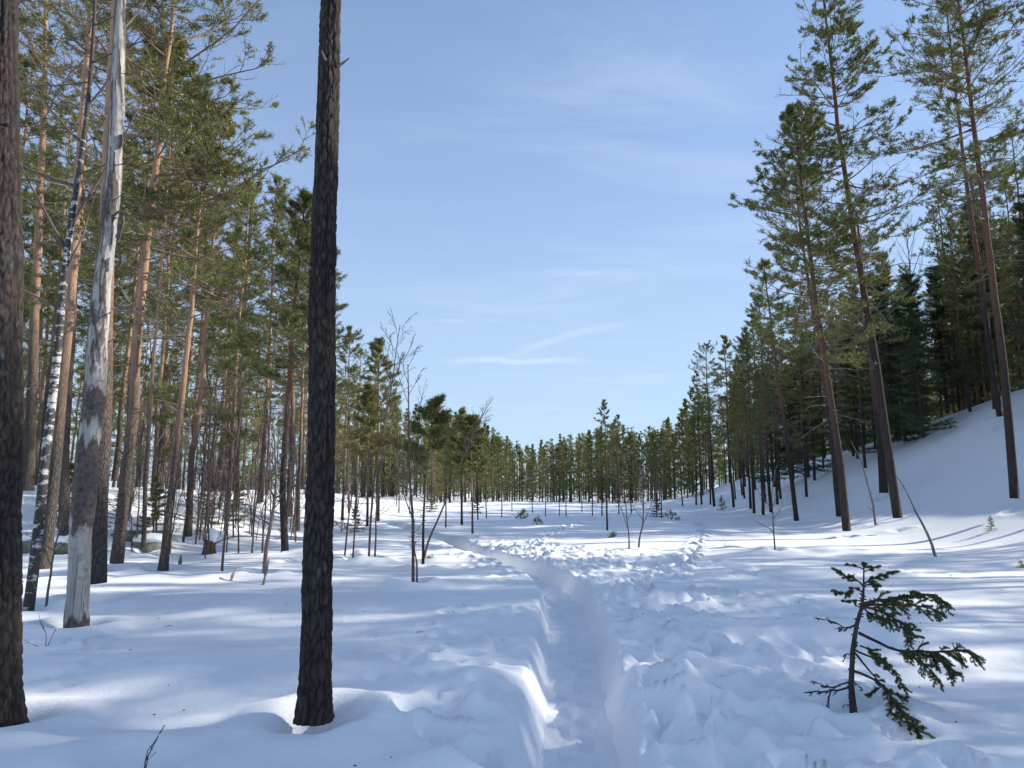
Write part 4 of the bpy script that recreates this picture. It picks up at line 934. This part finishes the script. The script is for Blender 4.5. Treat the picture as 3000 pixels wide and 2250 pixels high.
SP1 = spruce_meshes(801, 10.5, .11, 1.5, 26, 5, nm=NEEDD); SP4 = spruce_meshes(804, 9.5, .10, 1.7, 24, 5, low=.12, nm=NEEDD); SP2 = spruce_meshes(802, 1.1, .02, .5, 9, 5); SP3 = spruce_meshes(803, 2.2, .03, .7, 12, 5)
def put_spruce(u, v, h, ms, lab, Y=None):
    if Y: x = (u - 1500) / FPX * Y * 1.0; b = np.array([x, Y, float(base_z(x, Y))])
    else: b = ground_at(u, v)
    tree('spruce_tree', lab, 'tree', b, ms, None, u, h / ms['H']); PINES_PLANTED.append((b[0], b[1]))
put_spruce(2624, 0, 10.3, SP1, 'pointed dark spruce rising above the bank wood', 36)
put_spruce(2115, 1494, .95, SP2, 'little bushy spruce on the snow at the low end of the bank')
put_spruce(2905, 1556, .34, SP2, 'tip of a tiny spruce poking out of the slope snow')
put_spruce(605, 1535, 1.3, SP3, 'green spruce bush right behind the stump')
put_spruce(690, 1545, 1.5, SP3, 'dense green spruce bush in the thicket beside the dark sapling')
put_spruce(446, 1600, 1.4, SP3, 'thin young spruce in the sun by the mossy boulder')
put_spruce(190, 1590, 1.5, SP3, 'dark young spruce behind the pale dead trunk')
put_spruce(350, 1560, 1.0, SP3, 'small spruce at the back of the mound near the drooping pine')
put_spruce(1040, 1560, .8, SP2, 'low spruce bush behind the big dark trunk')
put_spruce(1260, 1500, 1.5, SP3, 'bushy young conifer under the wood beyond the leaning birch')
put_spruce(1400, 1502, 1.5, SP3, 'bushy young conifer at the foot of the far wood')
put_spruce(1925, 1515, 1.1, SP2, 'small ragged conifer next to the thin bog pines')

wood(20, samp(26, 48, li([26, 32, 48], [20, 19, 17]), lambda y: .74 * y + 2.5), [SP1, SP4], 'dark spruce mixed among the pines of the bank wood', 'dark spruces in the bank wood', 1.3, (7.5, 10), 48, name='spruce_tree')
name_by_gap(PLACED[48], [(2000, 'low end of the bank'), (2205, 'thick bank foot pine'), (2335, 'slender bank pine'), (2470, 'close pair'), (2636, 'tallest pine'), (2760, 'tall slim pine'), (2976, 'tall bare trunk'), (3200, 'picture edge')],
            '{} dark bank wood spruce back, between {} and {}')
# pine sapling of the clump
def px_pine(pts, dpx, H, cs, Rm, nm, lab, seed):
    b = ground_at(*pts[0]); r0 = dpx / FPX * b[1] / 2
    ms = pine_meshes(seed, H, r0, cs, Rm, nm, 'near', dead=(10, .8, cs, .5), tp=px_trunk(pts, b[1], H, np.random.default_rng(seed)), shape='young', bark=BARKR)
    tree('pine_tree', lab, 'tree', b, ms, well=.03)
px_pine([(1239, 1666), (1241, 1530), (1245, 1416), (1261, 1227), (1275, 1165)], 8, 2.9, 1.75, .42, 26, 'thin pine sapling with a ragged top in the birch clump by the path', 820)

# little pine tips and fallen tops in the field
def brush(name, label, u, v, pts, seed, nt_=16):
    rng = np.random.default_rng(seed); b = ground_at(u, v); Y = b[1]
    o = thing(name, label, 'branch', b); w_ = MB(); f = MB()
    for seg in pts:
        P = np.array([[at_depth(a, c, Y + rng.uniform(-.2, .2)) - b for a, c in seg]]); w_.add(*tubes(P, np.linspace(.012, .004, P.shape[1])[None] * (Y / 20), 4), 0)
        s = rng.uniform(.35, 1, (1, nt_)); p, tg = sample(P, s)
        p = p.reshape(-1, 3) + rng.normal(0, .035, (nt_, 3)) * (Y / 20); tufts(f, p, tg.reshape(-1, 3) + rng.normal(0, .4, (nt_, 3)), rng, 9, .07 * Y / 18, .009 * Y / 18, .05, 0)
    link('stem', w_.mesh('stem', [TWIG]), o); link('needles', f.mesh('needles', [NEED], 'shade'), o)
brush('fallen_branch', 'fallen pine top with a bare stem lying in the far field', 1524, 1519, [[(1505, 1525), (1520, 1512), (1535, 1498)], [(1525, 1518), (1538, 1515), (1548, 1508)], [(1524, 1520), (1530, 1500), (1536, 1492)]], 1)
brush('fallen_branch', 'small pine tip on the snow next to the fallen top', 1574, 1536, [[(1574, 1536), (1568, 1525), (1563, 1522)], [(1574, 1536), (1580, 1526), (1590, 1530)], [(1570, 1532), (1576, 1522), (1578, 1518)]], 2, 9)
brush('conifer_sprig', 'conifer sprig poking out of the snow near the bent bog pine', 1784, 1575, [[(1781, 1576), (1792, 1570), (1805, 1566)], [(1788, 1572), (1796, 1564), (1800, 1560)], [(1788, 1574), (1797, 1573), (1802, 1572)]], 3, 9)
brush('pine_seedling', 'pine seedling with two tufts beside the birch clump', 1262, 1640, [[(1250, 1640), (1258, 1628), (1264, 1625)], [(1250, 1642), (1258, 1638), (1263, 1637)]], 4, 5)
brush('pine_seedling', 'low green pine seedling at the field edge behind the big dark trunk', 1000, 1560, [[(1000, 1560), (1003, 1530), (1010, 1520)], [(1000, 1555), (1012, 1545), (1020, 1542)], [(1000, 1550), (990, 1538), (984, 1530)]], 5, 10)
brush('pine_seedling', 'ragged low pine shoots before the low end of the bank', 1966, 1523, [[(1960, 1523), (1955, 1508), (1950, 1502)], [(1966, 1523), (1972, 1510), (1978, 1505)], [(1966, 1518), (1980, 1518), (1984, 1523)], [(1966, 1523), (1964, 1502), (1966, 1496)]], 6, 8)
brush('conifer_sprig', 'spruce branch tip reaching in at the picture edge above the slope', 3010, 1665, [[(3010, 1668), (2995, 1658), (2985, 1662)], [(3005, 1660), (2992, 1650), (2984, 1648)], [(3005, 1662), (2992, 1664), (2984, 1664)]], 7, 10)
brush('fallen_branch', 'broken twigs at the top of the slope by the tallest pine', 2705, 1250, [[(2705, 1255), (2712, 1245), (2718, 1235)], [(2700, 1250), (2690, 1238), (2680, 1232)]], 8, 1)

# --- the small spruce in front, bough by bough
def front_spruce():
    q = lambda x, y: (2000 + x / 1.475, 1125 + y / 1.475)
    b = ground_at(*q(738, 1418)); Y = b[1]; rng = np.random.default_rng(90)
    o = thing('spruce_tree', 'small ragged spruce with one sided boughs in the snow in front', 'tree', b)
    L3 = lambda pts, dy=0.0: np.array([at_depth(*q(x, y), Y + dy * k / max(len(pts) - 1, 1)) - b for k, (x, y) in enumerate(pts)])
    px = Y / FPX / 1.475
    st = L3([(738, 1470), (738, 1418), (728, 1300), (735, 1150), (752, 1040), (775, 960), (782, 880), (783, 778)])
    t = MB(); t.add(*tubes(st[None], np.array([[19, 15, 11, 9.5, 8.5, 7.5, 4.5, 2]]) * px, 10), 0)
    for k in range(70):  # bark scales and knots
        p, tg = sample(st[None], np.array([[rng.uniform(.08, .8)]])); p = p[0, 0]; d = unit(rng.normal(size=3) * [1, 1, .3])
        t.add(*tubes(np.array([[p, p + d * 13 * px, p + d * 18 * px]]), np.array([[4, 3, 1.]]) * px, 4), 0)
    link('trunk', t.mesh('trunk', [SPRB]), o)
    def bough(pts, dy, r, ntw, tl, s0, needles=True, hang=.5, spread=1.0, dens=9):
        P = L3(pts, dy); s = np.linspace(0, 1, 12); cs = np.concatenate([[0], np.cumsum(np.linalg.norm(np.diff(P, axis=0), axis=1))]); cs /= cs[-1]
        P = np.stack([np.interp(s, cs, P[:, i]) for i in range(3)], -1)[None]; P[:, 1:-1] = (P[:, :-2] + 2 * P[:, 1:-1] + P[:, 2:]) / 4
        P += rng.normal(0, 1.2 * px, P.shape)
        m = MB(); m.add(*tubes(P, np.linspace(r, r * .35, 12)[None] * px, 5), 0)
        n = int(ntw * 1.15); ss = s0 + (1 - s0) * (np.arange(n)[None] + rng.random((1, n))) / n
        p0, tg = sample(P, ss); p0, tg = p0[0], tg[0]
        # sprays: flat fans to both sides that sag
        sidev = unit(np.cross(tg, np.array([0, 0, 1.]))) * np.where(np.arange(n) % 2, 1, -1)[:, None]
        up = np.array([0, 0, 1.])
        d = unit(tg * rng.uniform(.5, .9, (n, 1)) + sidev * rng.uniform(.2, .8, (n, 1)) * spread + up * (rng.normal(-.1 * hang, .55, (n, 1)) * hang * 1.3))
        l = tl * px * rng.uniform(.45, 1.15, n) * (1 - .35 * ss[0])
        k = np.linspace(0, 1, 6)[None, :, None]
        Q = p0[:, None] + d[:, None] * l[:, None, None] * k - up * (l[:, None, None] * hang * .55) * k ** 2 + rng.normal(0, 1.5 * px, (n, 6, 3)) * k
        m.add(*tubes(Q, np.linspace(2.6, 1.3, 6)[None].repeat(n, 0) * px, 4), 0)
        Q2, l2 = grow(Q, l, 5, rng, .15, .55, 42, 4, -.1 * hang, .03, vert=.4)
        m.add(*tubes(Q2, np.linspace(1.9, 1.0, 4)[None].repeat(len(Q2), 0) * px, 3), 0)
        if needles:
            tip = P[:, 6:] if s0 < .6 else P[:, 8:]
            for W, den in ((Q, 16), (Q2, 9), (tip, 22)):
                s_ = (np.arange(den)[None] + rng.random((len(W), den))) / den; p, tg_ = sample(W, s_); keep = rng.random(p.shape[:2]) < .95
                tufts(m, p[keep], tg_[keep], rng, dens, 8.5 * px, 1.35 * px, 3 * px, 1, (30, 75))
        link('bough' if needles else 'dead_branch', m.mesh('bough', [SPRB, NEEDS], 'shade'), o)
    # leader whorls
    bough([(783, 800), (755, 790), (722, 782)], .1, 3, 3, 26, .4, hang=.3); bough([(783, 812), (810, 800), (834, 792)], -.1, 3, 3, 24, .4, hang=.3)
    bough([(783, 815), (783, 790), (785, 775)], 0, 3, 4, 24, .3, hang=.1)
    bough([(778, 868), (740, 840), (700, 825), (655, 806)], .15, 4, 9, 42, .15, hang=.35)
    bough([(784, 862), (815, 845), (850, 830), (916, 812)], -.1, 4, 10, 44, .15, hang=.35)
    bough([(780, 878), (820, 858), (852, 880)], -.2, 3.5, 6, 34, .2, hang=.4)
    bough([(776, 900), (740, 880), (705, 905), (655, 897)], -.15, 3.5, 8, 38, .2, hang=.4)
    bough([(778, 935), (740, 935), (705, 940)], .2, 3, 5, 26, .3, hang=.4)
    # big boughs on the open side
    bough([(775, 950), (840, 935), (900, 935), (960, 915), (1075, 905), (1130, 948)], -.15, 7, 26, 82, .12, hang=.45, dens=10)
    bough([(775, 958), (850, 950), (930, 955), (1040, 960), (1130, 990)], .2, 6, 24, 80, .12, hang=.5, dens=10)
    bough([(778, 962), (840, 975), (900, 1005), (960, 1040), (998, 1105)], -.25, 6, 22, 70, .15, hang=.9, dens=9)
    bough([(776, 960), (800, 990), (850, 1000), (880, 1030)], .1, 4, 10, 50, .25, hang=.7)
    bough([(758, 1075), (850, 1118), (940, 1160), (1010, 1150), (1080, 1160), (1170, 1150), (1268, 1165)], -.1, 7, 30, 82, .38, hang=.65, dens=10)
    bough([(900, 1140), (990, 1180), (1060, 1220), (1105, 1275)], .15, 5, 16, 62, .2, hang=.8)
    bough([(1010, 1150), (1090, 1190), (1150, 1220), (1178, 1262)], -.2, 5, 14, 60, .2, hang=.8)
    bough([(745, 1150), (800, 1175), (850, 1190), (905, 1235), (962, 1325)], .2, 5, 16, 50, .3, hang=.6, dens=7)
    bough([(770, 1130), (800, 1145), (840, 1180), (880, 1200)], -.1, 4, 10, 42, .2, hang=.5, dens=7)
    bough([(742, 1160), (800, 1225), (850, 1290), (900, 1340), (965, 1355)], -.2, 5, 12, 40, .4, hang=.5, dens=6)
    bough([(735, 1240), (800, 1258), (868, 1305), (920, 1390), (960, 1450), (1032, 1505)], -.5, 6, 22, 60, .42, hang=.55, dens=10)
    bough([(868, 1300), (840, 1320), (800, 1345)], .1, 3, 6, 36, .2, hang=.5, dens=6)
    bough([(900, 1360), (905, 1410), (900, 1460)], -.35, 3, 5, 30, .2, needles=False, hang=.3)
    # dead twigs on the shaded side
    bough([(745, 1045), (700, 1055), (680, 1040), (640, 1022), (585, 1014)], .1, 3.5, 7, 46, .2, needles=False, hang=.4)
    bough([(750, 1040), (700, 1060), (670, 1070)], -.1, 3, 5, 36, .2, needles=False, hang=.4)
    bough([(724, 1312), (680, 1322), (640, 1325), (600, 1330), (530, 1333)], .05, 5, 8, 46, .2, needles=False, hang=.2)
    bough([(724, 1290), (690, 1295), (650, 1315), (610, 1305), (566, 1284)], -.1, 4, 8, 40, .2, needles=False, hang=.3)
    bough([(640, 1320), (632, 1355), (625, 1395)], .05, 4, 6, 26, .2, needles=False, hang=.5)
    bough([(730, 1280), (755, 1300), (775, 1325)], .05, 3, 3, 24, .2, needles=False, hang=.3)
    bough([(735, 1180), (710, 1165), (690, 1200)], .05, 3, 4, 26, .2, needles=False, hang=.3)
    bough([(730, 1385), (715, 1388), (695, 1388)], .05, 3, 3, 18, .2, needles=False, hang=.3)
    WELLS.append((b[0], b[1], .02))
front_spruce()

# --- boulders, stump, sticks
def lump_mesh(name, rx, ry, rz, seed, m, zmin=None, amp=.22, n=20):
    th = np.linspace(0, math.pi, n); ph = np.linspace(0, 2 * math.pi, 2 * n, endpoint=False); T, Ph = np.meshgrid(th, ph, indexing='ij')
    d = np.stack([np.sin(T) * np.cos(Ph), np.sin(T) * np.sin(Ph), np.cos(T)], -1)
    r = 1 + amp * (fbm(d[..., 0] * 1.6 + 3, d[..., 1] * 1.6 + d[..., 2] * 1.3, seed, 4))
    V = d * r[..., None] * np.array([rx, ry, rz])
    if zmin is not None: V[..., 2] = np.maximum(V[..., 2], zmin)
    idx = np.arange(n * 2 * n).reshape(n, 2 * n)
    q = np.stack([idx[:-1], idx[1:], np.roll(idx, -1, 1)[1:], np.roll(idx, -1, 1)[:-1]], -1).reshape(-1, 4)
    mb = MB(); mb.add(V.reshape(-1, 3), q); return mb.mesh(name, [m])
for u, v, s, lab, sd in ((384, 1578, .42, 'moss green boulder under snow by the thin orange pine', 1), (440, 1608, .36, 'grey boulder under snow in front of the sunlit spruce', 2), (75, 1605, .42, 'mossy boulder under snow behind the leaning birch', 3), (190, 1610, .4, 'dark mossy boulder between birch and pale dead trunk', 4)):
    b = ground_at(u, v); o = thing('boulder', lab, 'boulder', b); link('rock', lump_mesh('rock', s, s * .8, s * .62, sd, ROCK), o)
    link('snow_cap', lump_mesh('snow_cap', s * .98, s * .85, s * .34, sd + 9, SNOW, amp=.15), o, (0, .03, s * .5))
b = ground_at(613, 1622); Y = b[1]; o = thing('stump', 'dark rotten stump wearing a tall cap of snow', 'stump', b)
hs = np.linspace(-.1, .26, 12); th = np.arange(20) / 20 * 2 * math.pi; TH, HH = np.meshgrid(th, hs)
rr = .105 + .03 * fbm(np.cos(TH) * 2, np.sin(TH) * 2 + HH * 3, 4, 3) - .02 * HH + .035 * np.exp(-np.maximum(HH, 0) / .06); HH2 = HH + np.where(HH > .2, .06 * fbm(np.cos(TH) * 3, np.sin(TH) * 3, 9, 2), 0)
V = np.stack([rr * np.cos(TH), rr * np.sin(TH), HH2], -1); idx = np.arange(12 * 20).reshape(12, 20)
mb = MB(); mb.add(V.reshape(-1, 3), np.stack([idx[:-1], np.roll(idx, -1, 1)[:-1], np.roll(idx, -1, 1)[1:], idx[1:]], -1).reshape(-1, 4)); link('wood', mb.mesh('wood', [STUMPM]), o)
link('snow_cap', lump_mesh('snow_cap', .1, .1, .15, 31, SNOW, amp=.2), o, (.03, 0, .33))
def stick(name, lab, pts, r, seed, m=STICK, cat='stick'):
    rng = np.random.default_rng(seed); b = ground_at(*pts[0]); Y = b[1]
    P = np.array([at_depth(u, v, Y + .25 * k) - b for k, (u, v) in enumerate(pts)]); P[0, 2] -= .06
    s = np.linspace(0, 1, 10); P = np.stack([np.interp(s, np.linspace(0, 1, len(P)), P[:, i]) for i in range(3)], -1)
    mb = MB(); mb.add(*tubes(P[None], (np.interp(s, [0, .7, 1], [r, r * .85, r * .15]) * (1 + .15 * rng.normal(size=10)))[None], 8)); o = link(name, mb.mesh(name, [m]), None, b); tag(o, lab, cat); return o
stick('broken_stick', 'short broken branch end leaning out of the snow before the thicket', [(670, 1705), (682, 1685), (693, 1665)], .022, 1)
stick('stick', 'thin straight stick in front of the bent rough sapling', [(769, 1716), (776, 1690), (783, 1660), (790, 1630)], .022, 2)
stick('fallen_branch', 'long thin fallen branch arching over the snow beside the stump', [(590, 1625), (640, 1585), (690, 1570), (760, 1573), (815, 1582)], .018, 3, DEADW, 'branch')
stick('fallen_branch', 'short twig lying on the snow in front of the slim dark pine', [(560, 1675), (570, 1668), (582, 1660)], .012, 4, DEADW, 'branch')
stick('broken_stick', 'short upright dead stub next to the slim dark pine', [(524, 1668), (528, 1645), (530, 1625)], .028, 5, DEADW)
def litter():
    """bark flakes, needles and bits of twig blown over the snow"""
    rng = np.random.default_rng(55); mb = MB()
    for k in range(170):
        y = 2.6 + 11 * rng.random() ** 1.3; x = rng.uniform(-.72, .72) * y
        if abs(path_d(x, y)) < .5: continue
        z = float(base_z(x, y) + lumps(x, y)) + .004; a = rng.uniform(0, 6.28); l = rng.uniform(.004, .010) if k % 9 else rng.uniform(.015, .035); w_ = rng.uniform(.002, .005) if k % 9 else .0012
        d = np.array([math.cos(a), math.sin(a), 0]) * l; e = np.array([-math.sin(a), math.cos(a), 0]) * w_; c = np.array([x, y, z])
        v = [c - d - e, c + d - e * .6, c + d * .8 + e, c - d * .9 + e * .8]; v += [p + np.array([0, 0, .004]) for p in v]
        mb.add(v, [[4, 5, 6, 7], [0, 1, 5, 4], [1, 2, 6, 5], [2, 3, 7, 6], [3, 0, 4, 7]], 0, False)
    tag(link('forest_litter', mb.mesh('forest_litter', [STUMPM])), 'specks of bark and needles scattered over the snow', 'litter', None, 'stuff')
litter()
build_ground()
